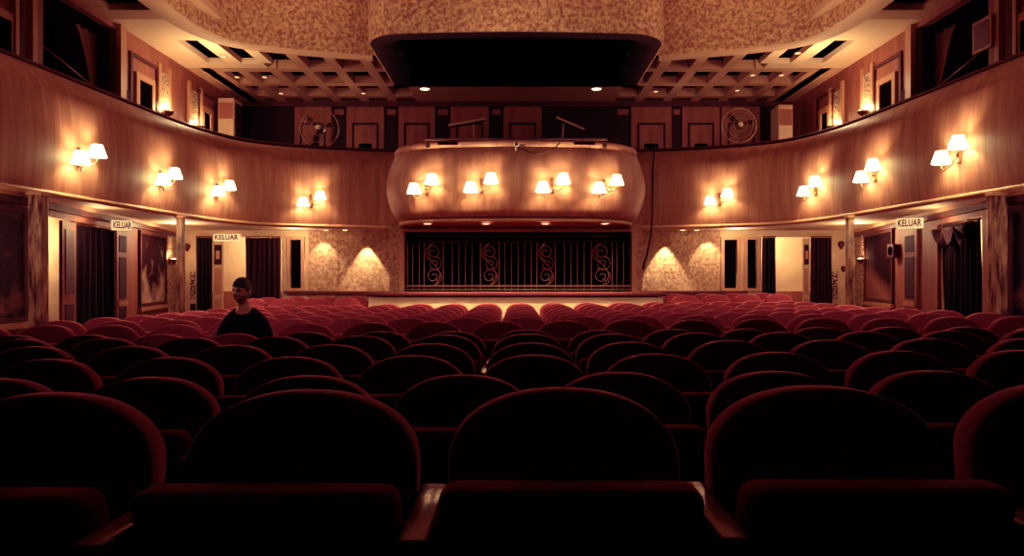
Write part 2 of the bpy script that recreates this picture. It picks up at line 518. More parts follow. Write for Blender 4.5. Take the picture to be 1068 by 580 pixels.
exit_sign(side_T(1)(Vector((.27, 11.5, 2.13))), -PI / 2 + .85, .37, .16, 'lit exit sign on the right wall above the narrow door panel')

# wall-mounted boxes on the lower walls
def round_bell(loc, label, r=.07):
    t = thing('alarm_bell', label, 'alarm bell', loc)
    mb = MB(); mb.lathe([(r, 0), (r, -.03), (r * .8, -.06), (r * .3, -.07)], (0, 0, 0), 16, 'y'); mb.build('gong', M['brown_dark'], t, True)
    mb = MB(); mb.rbox(-r * .5, -.02, -r * 1.5, r * .5, 0, -r * .8, .006); mb.build('mounting_box', M['brown_dark'], t)
    return t
t = thing('wall_speaker', 'small dark loudspeaker box on the right wall beside the tall panel', 'speaker', side_T(1)(Vector((0, ypx(936.5), 1.75))))
mb = MB(); mb.rbox(-.14, -.12, -.12, 0, .12, .12, .015); mb.build('cabinet', M['brown_dark'], t)
mb = MB(); mb.lathe([(.08, -.143), (.08, -.139), (.04, -.14)], (0, 0, 0), 16, 'x'); mb.build('cone', M['black'], t)

# ------------------------------------------------------------------ rear lower wall (Y=15.8) in pieces
YR = 15.8
def rx(px, d=YR): return (px - VX) / F * d
mb = MB()
def rw(p0, p1, z0, z1, mbx=None, y=YR, th=.12):
    (mbx or mb).box(rx(p0), y, z0, rx(p1), y + th, z1)
for seg in ((170, 206), (222, 225.5), (294, 303), (314.5, 353), (751, 755), (768.5, 779), (789, 794), (866, 900)):
    rw(seg[0], seg[1], 0, 2.3)
for seg in ((206, 222), (225.5, 294), (794, 866)):
    rw(seg[0], seg[1], 2.16, 2.3)
for seg in ((303, 314.5), (755, 768.5), (779, 789)):
    rw(seg[0], seg[1], 2.1, 2.3); rw(seg[0], seg[1], 0, 1.05)
struct('wall_rear', mb, M['cream'], False, 'cream rear wall under the balcony with doorways and dark windows', 'wall')
def textured(p0, p1, label_n, lab, nm):
    mb = MB(); rw(p0, p1, 0, 2.3, mb, YR - .02); struct(nm, mb, M['stucco_panel'], False, lab, 'wall')
textured(353, 412, 0, 'rough stucco wall panel to the left of the grille', 'wall_stucco_left')
textured(664, 717, 0, 'rough stucco wall panel to the right of the grille', 'wall_stucco_right')
mb = MB(); rw(322, 353, .0, 2.3, mb, YR - .03); rw(717, 751, 0, 2.3, mb, YR - .03)
struct('wall_stucco_outer', mb, M['stucco_panel'], False, 'outer rough stucco wall panels either side', 'wall')
for i, (p0, p1) in enumerate(((303, 314.5), (755, 768.5), (779, 789))):
    x0, x1 = rx(p0), rx(p1)
    t = thing('window_%d' % (i + 1), '', 'window', (0, 0, 0)); t['kind'] = 'structure'
    t['label'] = ['dark narrow window left of the stucco panels', 'dark narrow window right of the stucco panels', 'second dark narrow window on the right beside the curtain'][i]
    mb = MB()
    for a in ((x0 - .07, 1.0, x0 + .0, 2.16), (x1, 1.0, x1 + .07, 2.16), (x0, 2.1, x1, 2.16), (x0, .98, x1, 1.05)):
        mb.box(a[0], YR - .05, a[1], a[2], YR + .02, a[3])
    mb.build('window_frame', M['gilt_trim'], t)
    mb = MB(); mb.box(x0, YR + .05, 1.05, x1, YR + .07, 2.1); mb.build('window_pane', M['black'], t)
# foyer beyond the rear doorways
mb = MB(); mb.box(-7.6, 17.6, 0, -4.9, 17.7, 2.35); mb.box(4.9, 17.6, 0, 7.6, 17.7, 2.35)
struct('wall_foyer', mb, M['cream'], False, 'bright cream foyer wall seen through the rear doorways', 'wall')
mb = MB()
for s in (-1, 1): mb.box(s * 4.95 - .05, 15.92, 0, s * 4.95 + .05, 17.6, 2.35); mb.box(s * 7.6 - .05, 15.92, 0, s * 7.6 + .05, 17.6, 2.35)
struct('wall_foyer_side', mb, M['cream'], False, 'side walls of the foyer', 'wall')
mb = MB()
for s in (-1, 1): mb.box(min(s * 5.0, s * 7.5), 17.55, .02, max(s * 5.0, s * 7.5), 17.6, .95)
struct('baseboard_rear', mb, M['brown'], False, 'brown wainscot at the foot of the foyer wall', 'baseboard')
# rear doors, curtains
curtain('rear_curtain', 'narrow dark curtain left of the open poster door at the rear', [(rx(206), YR - .08), (rx(222.5), YR - .08)], .05, 2.14, 'curtain', .04, 4)
curtain('rear_curtain', 'dark gathered curtain at the left rear doorway behind the seated man', [(rx(257.5), YR - .1), (rx(294), YR - .1)], .05, 2.14, 'curtain_brown', .06, 7)
curtain('rear_curtain', 'dark curtain at the right rear doorway beside the second narrow window', [(rx(793.5), YR - .1), (rx(807.5), YR - .1)], .05, 2.14, 'curtain', .05, 4)
curtain('rear_curtain', 'brown pleated curtain at the right rear corner beside the pale door leaf', [(rx(844), YR - .1), (rx(865.5), YR - .1)], .05, 2.14, 'curtain_brown', .05, 6)
def rear_leaf(p0, p1, label, poster):
    x0, x1 = rx(p0), rx(p1)
    t = thing('open_door_leaf', label, 'door', ((x0 + x1) / 2, YR - .03, .06))
    w = (x1 - x0) / 2
    mb = MB(); mb.box(-w, 0, 0, w, .05, 2.06); mb.build('leaf_board', M['cream'], t)
    for z0, z1 in ((.1, .75), (.85, 1.42)):
        mb = MB(); mb.box(-w * .72, -.012, z0, w * .72, .01, z1); mb.build('inset_panel', M['gilt_trim'], t)
    if poster:
        mb = MB(); mb.box(-w * .75, -.015, 1.5, w * .75, .01, 1.93); q = mb.build('poster', M['dark'], t)
        mb = MB(); mb.box(-w * .4, -.02, 1.62, w * .4, -.012, 1.8); mb.build('poster_sheet', M['gilt_trim'], q)
    return t
rear_leaf(223, 233, 'cream panelled door leaf with a dark poster at the left rear', True)
rear_leaf(837.5, 843.5, 'narrow cream door leaf at the right rear beside the brown curtain', True)
def mosaic_panel(p0, p1, label):
    x0, x1 = rx(p0), rx(p1)
    t = thing('mosaic_door_panel', label, 'door panel', ((x0 + x1) / 2, YR - .03, .06))
    w = (x1 - x0) / 2
    mb = MB(); mb.box(-w, 0, 0, w, .03, 1.72); mb.build('panel_board', M['cream'], t)
    mb = MB(); mb.box(-w * .7, -.012, .75, w * .7, .005, 1.35); mb.build('mosaic_inlay', M['mosaic'], t)
    mb = MB(); mb.box(-w * .7, -.012, .15, w * .7, .005, .65); mb.build('dark_pane', M['dark'], t)
    return t
mosaic_panel(198, 206, 'pale door panel with mosaic inlay just right of the left inner pillar')
mosaic_panel(866, 874, 'pale door panel with mosaic inlay just left of the right inner pillar')
round_bell((rx(195.5), YR - .0, 1.95), 'round alarm bell high on the wall beside the left inner pillar')
round_bell((rx(877), YR - .0, 2.0), 'upper round alarm bell beside the right inner pillar')
round_bell((rx(879.5), YR - .0, 1.48), 'lower round alarm bell beside the right inner pillar', .055)
exit_sign((rx(238.5), YR - .05, 2.14), 0, .56, .15, 'lit exit sign above the rear doorway behind the seated man')

# ------------------------------------------------------------------ pillars
def pillar(x, y, w, label):
    z0 = fz(x, y)
    t = thing('pillar', label, 'pillar', (x, y, z0), 0, 'square pillars under the balcony', 'thing')
    h = 2.30 - z0
    mb = MB(); mb.rbox(-w / 2, -w / 2, .12, w / 2, w / 2, h - .0, .012, 2); mb.build('shaft', M['pillar'], t)
    mb = MB(); mb.rbox(-w / 2 - .03, -w / 2 - .03, 0, w / 2 + .03, w / 2 + .03, .13, .01, 2); mb.build('base_block', M['brown_dark'], t)
    mb = MB(); mb.rbox(-w / 2 - .015, -w / 2 - .015, h - .05, w / 2 + .015, w / 2 + .015, h - .002, .006, 2); mb.build('capital', M['gilt_trim'], t)
    return t
pillar(-5.70, 8.70, .155, 'mottled marble pillar at the left beside the black curtained doorway')
pillar(-5.52, 12.0, .11, 'slim mottled pillar at the left corner beside the cloudy tall panel')
pillar(5.78, 8.75, .155, 'mottled marble pillar at the right beside the swagged curtain')
pillar(5.50, 12.0, .11, 'slim dark mottled pillar at the right corner beside the mosaic strip')

# ------------------------------------------------------------------ wall and grille under the box
YG = 13.7
HW = 2.38
gx0, gx1, gz0, gz1 = rx(422, YG), rx(658.5, YG), zpx(304, YG), zpx(242, YG)
mb = MB()
mb.box(-HW, YG, 0, gx0, YG + .15, 2.3); mb.box(gx1, YG, 0, HW, YG + .15, 2.3)
mb.box(gx0, YG, gz1, gx1, YG + .15, 2.3); mb.box(gx0, YG, 0, gx1, YG + .15, gz0)
mb.box(-HW, YG + .15, 0, -HW + .12, YR + .1, 2.3); mb.box(HW - .12, YG + .15, 0, HW, YR + .1, 2.3)
struct('wall_under_box', mb, M['stucco_panel'], False, 'stucco wall framing the grille under the box', 'wall')
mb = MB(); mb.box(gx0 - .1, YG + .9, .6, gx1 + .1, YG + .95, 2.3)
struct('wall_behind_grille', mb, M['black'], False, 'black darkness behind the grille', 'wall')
mb = MB()
fw = .09
mb.box(gx0 - fw, YG - .06, gz0 - fw, gx0, YG + .02, gz1 + fw * .6); mb.box(gx1, YG - .06, gz0 - fw, gx1 + fw, YG + .02, gz1 + fw * .6)
mb.box(gx0, YG - .06, gz0 - fw, gx1, YG + .02, gz0); mb.box(gx0, YG - .06, gz1, gx1, YG + .02, gz1 + fw * .6)
struct('trim_7', mb, M['gilt_trim'], False, 'brown timber frame round the grille opening', 'trim')

t = thing('iron_grille', 'wrought iron grille of bars and scrollwork in the opening under the box', 'grille', ((gx0 + gx1) / 2, YG + .06, gz0))
ox, oz = t.location.x, t.location.z
H = gz1 - gz0
zt_, zb_ = H * .84, H * .09
for z, r, nm in ((zt_, .016, 'top_rail'), (zb_, .018, 'bottom_rail'), (H * .93, .022, 'header_rail'), (H * .03, .012, 'base_rail')):
    mb = MB(); mb.tube([(gx0 - ox + .01, 0, z), (gx1 - ox - .01, 0, z)], r, 8); mb.build(nm, M['iron' if 'bottom' in nm or 'base' in nm else 'iron_dark'], t, True)
panels = [(442, 462), (501, 520.5), (560, 579.5), (617, 639)]
pxs = [424.5]
x = 430.0
while x < 656:
    if not any(a - 3 < x < b + 3 for a, b in panels): pxs.append(x)
    x += 6.9
for px in pxs:
    X = rx(px, YG) - ox
    mb = MB(); mb.tube([(X, 0, .01), (X, 0, zt_)], .009, 6); mb.build('upright_bar', M['iron'], t, True)
for a, b in panels:
    x0, x1 = rx(a, YG) - ox, rx(b, YG) - ox
    cxp, wd = (x0 + x1) / 2, (x1 - x0)
    mb = MB()
    for X in (x0, x1): mb.tube([(X, 0, .01), (X, 0, zt_)], .012, 6)
    hh = zt_ - zb_
    def spiral(cx, cz, r0, turns, a0, sgn, n=26):
        return [(cx + r0 * (1 - .82 * i / n) * math.cos(a0 + sgn * turns * 2 * PI * i / n), 0, cz + r0 * (1 - .82 * i / n) * math.sin(a0 + sgn * turns * 2 * PI * i / n)) for i in range(n + 1)]
    # tall S stem with spirals
    mb.tube([(cxp + wd * .34 * math.sin(PI * 2 * v) * (1 - .15 * v), 0, zb_ + hh * v) for v in [k / 30 for k in range(31)]], .009, 6)
    mb.tube(spiral(cxp, zb_ + hh * .22, wd * .46, 1.7, -PI / 2, 1), .009, 6)
    mb.tube(spiral(cxp + wd * .05, zb_ + hh * .50, wd * .40, 1.5, PI / 2, -1), .008, 6)
    mb.tube(spiral(cxp - wd * .03, zb_ + hh * .76, wd * .46, 1.7, -PI / 2, -1), .009, 6)
    for fx, fz_, sg in ((-.22, .36, 1), (.25, .62, -1), (-.25, .9, 1), (.2, .12, -1)):
        p = Vector((cxp + wd * fx, 0, zb_ + hh * fz_))
        mb.tube([p, p + Vector((sg * .03, 0, .03)), p + Vector((sg * .075, 0, .035))], [.004, .014, .002], 6)
    mb.build('scroll_panel', M['iron'], t, True)
# the low ledge in front of the grille
mb = MB(); mb.box(-2.62, 12.95, -.1, 2.62, YG - .06, .93)
struct('wall_ledge', mb, M['cream'], False, 'low cream wall in front of the grille', 'wall')
mb = MB(); mb.rbox(-2.68, 12.90, .945, 2.68, YG - .07, 1.02, .02, 2)
for s in (-1, 1): mb.box(min(s * 2.6, s * 5.0), 15.70, .93, max(s * 2.6, s * 5.0), YR - .02, .99)
struct('trim_8', mb, M['ledge'], False, 'dark red timber capping along the low ledge', 'trim')

# ------------------------------------------------------------------ the bulging box on the balcony front
bp = []
a, yb, rr = 2.08, 12.25, 1.15
for k in range(0, 6): bp.append((-a, 15.2 - (15.2 - yb - rr) * k / 6))
for k in range(0, 13):
    th = PI - (PI / 2) * k / 12
    bp.append((-a + rr + rr * math.cos(th), yb + rr - rr * math.sin(th) * 1.0))
for k in range(1, 8): bp.append((-a + rr + (2 * a - 2 * rr) * k / 8, yb - .06 * math.sin(PI * k / 8)))
for k in range(0, 13):
    th = PI / 2 - (PI / 2) * k / 12
    bp.append((a - rr + rr * math.cos(th), yb + rr - rr * math.sin(th)))
for k in range(1, 7): bp.append((a, yb + rr + (15.2 - yb - rr) * k / 6))
bpath = [Vector((x, y, 0)) for x, y in bp]
bn = normals(bpath)
BZ0, BZ1 = 2.23, 3.56
box = thing('opera_box', 'bulging veneered box projecting from the centre of the balcony with four lamps', 'balcony box', (0, 12.3, BZ0))
Lb = Vector(box.location)
def bsweep(prof):
    mb = MB()
    mb.grid([[Vector((p.x + n.x * o, p.y + n.y * o, z)) - Lb for o, z in prof] for p, n in zip(bpath, bn)])
    return mb
bprof = [(0.0, BZ0), (.03, BZ0 + .06)]
for k in range(11):
    v = k / 10
    bprof.append((.04 + .24 * math.sin(PI * (.08 + .80 * v)), BZ0 + .07 + 1.13 * v))
bprof += [(.115, BZ0 + 1.215), (.10, BZ0 + 1.22)]
bsweep(bprof).build('bulged_front', M['fascia'], box, True)
bsweep([(.10, BZ0 + 1.21), (.125, BZ0 + 1.22), (.13, BZ1 - .03), (.11, BZ1), (-.14, BZ1), (-.16, BZ1 - .2)]).build('top_band', M['fascia'], box, True)
bsweep([(.0, BZ0 - .02), (.045, BZ0 - .015), (.055, BZ0 + .02), (.04, BZ0 + .045), (.0, BZ0 + .05)]).build('lower_moulding', M['gilt_trim'], box, True)
mb = MB(); mb.add([p - Lb + Vector((0, 0, BZ0)) for p in bpath], [tuple(range(len(bpath)))]); mb.build('underside', M['brown'], box)
mb = MB(); mb.add([p * 1.0 - Lb + Vector((0, 0, BZ0 + .9)) for p in bpath], [tuple(range(len(bpath)))]); mb.build('box_floor', M['brown_dark'], box)
def downlight(loc, label, group, r=.085, mname='glow', e=0, spotang=1.9):
    t = thing('downlight', label, 'ceiling light', loc, 0, group)
    mb = MB(); mb.lathe([(r, -.001), (r, -.014), (r * .78, -.016), (r * .76, -.004)], (0, 0, 0), 20, caps=False); mb.build('rim', M['gilt_trim'], t, True)
    mb = MB(); mb.lathe([(r * .77, -.006), (r * .5, -.012), (.004, -.016)], (0, 0, 0), 20); mb.build('diffuser', M[mname], t, True)
    if e:
        lamp('downlight_lamp', 'SPOT', Vector(loc) + Vector((0, 0, -.03)), e, (1, .66, .42), .05, (0, 0, 0), spotang, .7)
    return t
for k, px in enumerate((446, 507, 569, 631)):
    q = U(px, 231.6, 1); d = (BZ0 - ZC) / (q.z - ZC)
    downlight((q.x * d, d, BZ0 - .02), ['leftmost', 'second from left', 'third from left', 'rightmost'][k] + ' of the four downlights under the bulging box', 'downlights under the box', .11, 'glow', 150)
for k, (px, py) in enumerate(((340, 244.5), (360, 244.3), (712, 242.5), (727, 242.2))):
    d = (ZB - ZC) * F / (HY - py)
    d = min(d, 15.55)
    downlight(((px - VX) / F * d, d, ZB - .002), ['outer downlight over the left stucco panels', 'inner downlight over the left stucco panels', 'inner downlight over the right stucco panels', 'outer downlight over the right stucco panels'][k], 'soffit downlights over the stucco', .1, 'glow')

# ------------------------------------------------------------------ equipment on top of the box
t = thing('light_rail', 'long dark slotted rail with small fittings along the top of the box', 'rail', (0, 12.14, BZ1))
mb = MB(); mb.rbox(rx(443, 12.2), -.05, .0, rx(633, 12.2), .03, .035, .006); mb.build('rail_bar', M['iron_dark'], t)
for px in (447, 630):
    mb = MB(); mb.rbox(rx(px, 12.2) - .035, -.05, -.13, rx(px, 12.2) + .035, -.02, -.05, .008); mb.build('end_clamp', M['iron_dark'], t)
for px0, px1 in ((457, 478), (543, 553), (598, 620)):
    mb = MB(); mb.rbox(rx(px0, 12.2), -.045, -.075, rx(px1, 12.2), -.02, -.03, .006); mb.build('fitting', M['black'], t)
def led_lamp(pa, pb, pole, foot, label):
    d = 12.35
    A, B, P_, Q = U(*pa, d), U(*pb, d), U(*pole, d), U(*foot, d)
    Q.z = BZ1
    t = thing('stand_lamp', label, 'lamp', Q)
    mb = MB(); mb.tube([(0, 0, .0), (P_ - Q) * .6, P_ - Q], .014, 8); mb.build('pole', M['iron'], t, True)
    mb = MB(); mb.lathe([(.06, 0), (.055, .015), (.02, .03)], (0, 0, 0), 14); mb.build('foot', M['iron_dark'], t, True)
    ax = (B - A); L_ = ax.length; ax.normalize(); s2 = Vector((0, -1, 0)); u2 = ax.cross(s2)
    def T(v): return A - Q + ax * v.x + s2 * v.y + u2 * v.z
    mb = MB(); mb.rbox(0, -.06, -.018, L_, .06, .018, .008, 2, T); mb.build('lamp_bar', M['machine'], t)
    mb = MB(); mb.rbox(L_ * .08, -.05, .018, L_ * .92, .05, .03, .005, 2, T); mb.rbox(.0, -.02, -.06, .03, .02, -.015, .005, 2, T); mb.build('cover_strip', M['iron_dark'], t)
    return t
led_lamp((468, 131.5), (507, 124.5), (494, 128), (495, 147), 'slanting bar lamp on a thin stand, left on top of the box')
led_lamp((580, 123), (609, 135.5), (588, 127), (586, 147), 'slanting bar lamp on a thin stand, right on top of the box')
t = thing('small_camera', 'small white camera clipped to the middle of the box rim', 'camera', U(538.5, 152, 12.08))
mb = MB(); mb.rbox(-.035, -.05, -.02, .045, .05, .05, .012); mb.build('camera_body', M['white_dev'], t, True)
mb = MB(); mb.lathe([(.025, -.05), (.025, -.08), (.018, -.085)], (0, 0, .015), 12, 'y'); mb.build('lens', M['black'], t, True)
mb = MB(); mb.tube([(0, -.02, -.01), (-.005, -.03, -.06), (-.01, -.03, -.11)], [.012, .016, .02]); mb.build('clamp_arm', M['white_dev'], t, True)
cb = MB(); cb.tube([U(541, 153, 12.05), U(550, 158, 12.02), U(560, 160, 11.98), U(570, 159, 11.98), U(580, 153, 12.03), U(586, 147, 12.15)], .009, 6)
o = cb.build('looping_cable', M['cable'], None, True); tag(o, 'thin black cable looping from the small camera along the box rim', 'cable')
cb = MB(); cb.tube([U(683, 150, 14.7), U(681, 180, 14.9), U(680.5, 225, 14.9), U(679, 245, 14.9), U(675, 265, 14.9), U(671, 278, 15.0), U(668.5, 292, 15.4), U(669, 300, 15.6)], .022, 6)
o = cb.build('hanging_cable', M['cable'], None, True); tag(o, 'thick dark cable hanging beside the right end of the box', 'cable')
cb = MB(); cb.tube([U(671.5, 275.5, 14.95), U(670, 280.5, 14.95)], .04, 8); cb.build('plug', M['cable'], o, True)

# ------------------------------------------------------------------ twin shaded sconces
def make_sconce(label):
    t = thing('twin_wall_sconce', label, 'wall lamp', (0, 0, 0), 0, 'twin shaded lamps along the balcony front')
    mb = MB(); mb.rbox(-.035, -.03, -.13, .035, 0, .13, .012); mb.lathe([(.03, -.03), (.03, -.05), (.012, -.06)], (0, 0, -.02), 12, 'y'); mb.build('wall_plate', M['brass'], t, True)
    for sx_, sz in ((-.17, -.06), (.16, .08)):
        mb = MB()
        mb.tube([(0, -.05, -.03), (sx_ * .3, -.09, -.12 + sz * .5), (sx_ * .8, -.13, -.14 + sz), (sx_, -.14, -.10 + sz), (sx_, -.14, -.05 + sz)], .008, 8)
        mb.lathe([(.02, -.05), (.026, -.04), (.012, -.03), (.011, .02)], (sx_, -.14, sz), 10)
        mb.build('arm', M['brass'], t, True)
        mb = MB(); mb.lathe([(.118, -.045), (.066, .115)], (sx_, -.14, sz), 24, caps=False); sh = mb.build('lamp_shade', M['shade'], t, True)
        mb = MB(); mb.lathe([(.005, .015), (.022, .03), (.024, .05), (.012, .075), (.004, .08)], (sx_, -.14, sz), 10); mb.build('bulb', M['glow'], t, True)
    return t
SC = []
def sidepoint(px):
    # intersection of the pixel column with the parapet plan
    k = (px - VX) / F
    best = None
    for i in range(len(plan) - 1):
        f0, f1 = plan[i].x - k * plan[i].y, plan[i + 1].x - k * plan[i + 1].y
        if f0 * f1 <= 0 and plan[i].y > 3:
            w = f0 / (f0 - f1)
            p = plan[i].lerp(plan[i + 1], w); n = pn[i]
            if best is None: best = (p, n)
    return best
specs = [(77, 2.84, 'first twin shaded lamp on the left balcony front, nearest the camera'),
         (163, 2.82, 'second twin shaded lamp on the left balcony front'),
         (223, 2.84, 'third twin shaded lamp on the left balcony front, near its curve'),
         (324, 2.81, 'twin shaded lamp on the rear balcony front left of the box'),
         (751, 2.85, 'twin shaded lamp on the rear balcony front right of the box'),
         (855, 2.87, 'third twin shaded lamp on the right balcony front, near its curve'),
         (918, 2.89, 'second twin shaded lamp on the right balcony front'),
         (1007, 2.87, 'first twin shaded lamp on the right balcony front, nearest the camera')]
proto = None
LW = (1.0, 0.78, 0.54)
def put_sconce(x, y, z, n, label, off, e):
    global proto
    if proto is None:
        proto = make_sconce(label); o = proto
    else:
        o = copy_tree(proto)
    o['label'] = label
    rot = math.atan2(n.y, n.x) + PI / 2
    o.location = (x + n.x * off, y + n.y * off, z)
    o.rotation_euler = (0, 0, rot)
    R = Matrix.Rotation(rot, 3, 'Z')
    for sx_, sz in ((-.17, -.06), (.16, .08)):
        lamp('sconce_lamp', 'POINT', o.location + R @ Vector((sx_, -.14, sz + .045)), e, LW, .03)
for px, z, lab in specs:
    p, n = sidepoint(px)
    put_sconce(p.x, p.y, z, n, lab, .07, 62)
for px, lab in ((442, 'leftmost of the four twin lamps on the bulging box'), (502, 'second from left of the four twin lamps on the box'),
                (577, 'third from left of the four twin lamps on the box'), (633.5, 'rightmost of the four twin lamps on the bulging box')):
    x = rx(px, 12.0)
    for _ in range(8):
        k = min(range(len(bpath)), key=lambda i: abs(bpath[i].x - x) + (bpath[i].y > 13.5) * 9)
        i2 = k + 1 if bpath[k].x < x else k - 1
        w = (x - bpath[k].x) / (bpath[i2].x - bpath[k].x + 1e-9)
        pt = bpath[k].lerp(bpath[i2], w); nn = bn[k].lerp(bn[i2], w)
        fx, fy = pt.x + nn.x * .40, pt.y + nn.y * .40
        x += (rx(px, fy) - fx) * .7
    put_sconce(pt.x, pt.y, 2.77, nn, lab, .285, 60)

# ------------------------------------------------------------------ upper balcony: walls, ceiling, coffers
ZCE = 5.85
XW = 7.2
def yup(px): return XW * F / abs(px - VX)
for s, nm in ((-1, 'left'), (1, 'right')):
    def UT(v): return Vector((s * (XW - v.x), v.y, v.z))
    def m_(px): return yup(px if s < 0 else 2 * VX - px)
    mb = MB()
    mb.box(-.15, 2, 3.0, 0, yup(45), ZCE, UT); mb.box(-.15, yup(122), 3.0, 0, 19.1, ZCE, UT)
    mb.box(-.15, yup(45), 5.75, 0, yup(122), ZCE, UT)
    struct('wall_upper_' + nm, mb, M['brown'], False, 'upper %s wall above the balcony' % nm, 'wall')
    mb = MB(); mb.box(-1.3, yup(45) - .1, 3.0, -1.2, yup(122) + .1, 5.9, UT)
    struct('wall_recess_' + nm, mb, M['black'], False, 'dark recess in the upper %s wall' % nm, 'wall')
    # pilasters framing the recess
    mb = MB()
    for a, b in ((28, 33), (121, 127), (10, 14)):
        mb.box(0, yup(a), 3.0, .09, yup(b), ZCE, UT)
    struct('trim_%d' % (9 if s < 0 else 10), mb, M['gilt_trim'], False, 'pilasters framing the dark recess of the upper %s wall' % nm, 'trim')
    # doorways with dark openings
    for i, (a, b, z1) in enumerate(((143, 156, 5.05), (211, 217.5, 5.1), (-8, 8, 4.9))):
        t = thing('door_%d' % (i + (1 if s < 0 else 4)), '', 'door'); t['kind'] = 'structure'
        t['label'] = ('dark doorway beside the upper mosaic on the %s wall', 'dark doorway nearest the rear on the upper %s wall', 'dark doorway nearest the camera on the upper %s wall')[i] % nm
        y0, y1 = yup(a), yup(b)
        mb = MB(); mb.box(0, y0, 3.1, .03, y1, z1, UT); mb.build('door_opening', M['black'], t)
        mb = MB()
        mb.box(0, y0 - .12, 3.1, .06, y0, z1 + .12, UT); mb.box(0, y1, 3.1, .06, y1 + .12, z1 + .12, UT); mb.box(0, y0, z1, .06, y1, z1 + .12, UT)
        mb.build('door_frame', M['gilt_trim'], t)
        mb = MB()
        mb.box(0, y0 - .3, 3.1, .04, y0 - .22, z1 + .45, UT); mb.box(0, y1 + .22, 3.1, .04, y1 + .3, z1 + .45, UT); mb.box(0, y0 - .22, z1 + .38, .04, y1 + .22, z1 + .45, UT)
        mb.build('outer_moulding', M['brown_dark'], t)
    # dark lower panels next to the pilaster
    mb = MB(); mb.box(0, yup(128), 3.1, .03, yup(135.5), 4.75, UT)
    struct('trim_%d' % (11 if s < 0 else 12), mb, M['dark'], False, 'dark panel beside the recess of the upper %s wall' % nm, 'trim')
    # leaning lit drape in the recess
    t = thing('recess_drape', 'pale triangular drape hanging inside the dark recess of the upper %s wall' % nm, 'curtain', UT(Vector((-.6, yup(95), 4.4))))
    rows = []
    for j in range(9):
        v = j / 8
        y0, y1 = 12.75 + .5 * v ** .7, 13.36
        rows.append([UT(Vector((-.5 + .04 * math.sin(u * 16), y0 + (y1 - y0) * u / 1.0, 5.72 - 1.15 * v))) - t.location for u in [k / 12 for k in range(13)]])
    mb = MB(); mb.grid(rows); mb.build('cloth', M['gilt_trim'], t, True)
    t = thing('guard_rail', 'thin guard rail crossing the dark recess of the upper %s wall' % nm, 'rail', UT(Vector((-.2, yup(48), 5.0))))
    mb = MB(); mb.tube([UT(Vector((-.2, yup(48), 4.95))) - t.location, UT(Vector((-.2, yup(119), 4.55))) - t.location], .02); mb.build('rail_tube', M['brass'], t, True)
    for q in (49, 118):
        zz = 4.95 if q == 49 else 4.55
        mb = MB(); mb.tube([UT(Vector((-.2, yup(q), 3.0))) - t.location, UT(Vector((-.2, yup(q), zz))) - t.location], .02); mb.build('rail_post', M['brass'], t, True)
    # mosaic strips with uplights
    for i, (a, b, lx) in enumerate(((166, 174, 171), (197.5, 208, 204))):
        t = thing('mosaic_strip', ('mosaic strip at the nearer uplight of the upper %s wall' if i == 0 else 'mosaic strip at the further uplight of the upper %s wall') % nm, 'wall decoration', UT(Vector((0, (yup(a) + yup(b)) / 2, 4.2))), 0, 'upper wall mosaics')
        L = lambda v: UT(v) - t.location
        mb = MB(); mb.box(0, yup(a), 4.72, .03, yup(b), 5.45, L); mb.build('upper_mosaic', M['mosaic'], t)
        mb = MB(); mb.box(0, yup(a), 3.9, .03, yup(b), 4.5, L); mb.build('lower_mosaic', M['mosaic'], t)
        mb = MB(); mb.box(0, yup(a) - .1, 3.4, .05, yup(a), 5.6, L); mb.box(0, yup(b), 3.4, .05, yup(b) + .1, 5.6, L); mb.build('side_frame', M['gilt_trim'], t)
        bowl_light(UT(Vector((.03, yup(lx), 4.68))), -s * PI / 2, ('nearer bowl uplight on the upper %s wall above the lamps' if i == 0 else 'further bowl uplight on the upper %s wall above the lamps') % nm, 'bowl uplights on the upper walls', 16)
# framed notice on the upper right wall
t = thing('framed_notice', 'small red framed square sign high on the upper right wall', 'picture', (XW - .1, yup(42), 4.95))
mb = MB(); mb.box(-.05, -.22, -.24, 0, .22, .24); mb.build('frame', M['gilt_trim'], t)
mb = MB(); mb.box(-.06, -.17, -.19, -.045, .17, .19); mb.build('picture_surface', M['ledge'], t)

# rear upper wall
YB = 19.0
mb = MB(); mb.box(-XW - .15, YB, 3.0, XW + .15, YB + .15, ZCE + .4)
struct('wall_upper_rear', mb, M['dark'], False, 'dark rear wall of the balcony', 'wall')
def rear_panel(p0, p1, label, k):
    x0, x1 = rx(p0, YB), rx(p1, YB)
    t = thing('door_%d' % k, label, 'door', ((x0 + x1) / 2, YB, 3.1)); t['kind'] = 'structure'
    w = (x1 - x0) / 2
    mb = MB(); mb.box(-w, -.06, 0, w, 0, 2.68); mb.build('door_surround', M['brown'], t)
    mb = MB(); q = w * .60
    mb.box(-q - .05, -.08, 0, -q, -.05, 2.2); mb.box(q, -.08, 0, q + .05, -.05, 2.2); mb.box(-q, -.08, 2.15, q, -.05, 2.2); mb.build('inner_moulding', M['dark'], t)
    mb = MB(); mb.box(-w * .34, -.085, 0, w * .34, -.055, 1.66); mb.build('dark_opening', M['black'], t)
for k, (p0, p1, lab) in enumerate(((308, 346, 'panelled doorway behind the left fan on the balcony rear wall'), (362, 401, 'second panelled doorway from the left fan on the balcony rear wall'),
                                   (416, 454, 'panelled doorway above the left end of the box'), (470, 510, 'panelled doorway left of centre above the box'),
                                   (525, 565, 'panelled doorway at the centre above the box'), (658, 700, 'panelled doorway above the right end of the box'),
                                   (711, 750, 'panelled doorway left of the right fan on the balcony rear wall'), (752, 792, 'panelled doorway behind the right fan on the balcony rear wall'))):
    rear_panel(p0, p1, lab, 7 + k)
mb = MB(); mb.box(-XW, YB - .12, 5.72, XW, YB, ZCE + .1)
struct('trim_13', mb, M['brown_dark'], False, 'cornice of the balcony rear wall', 'trim')
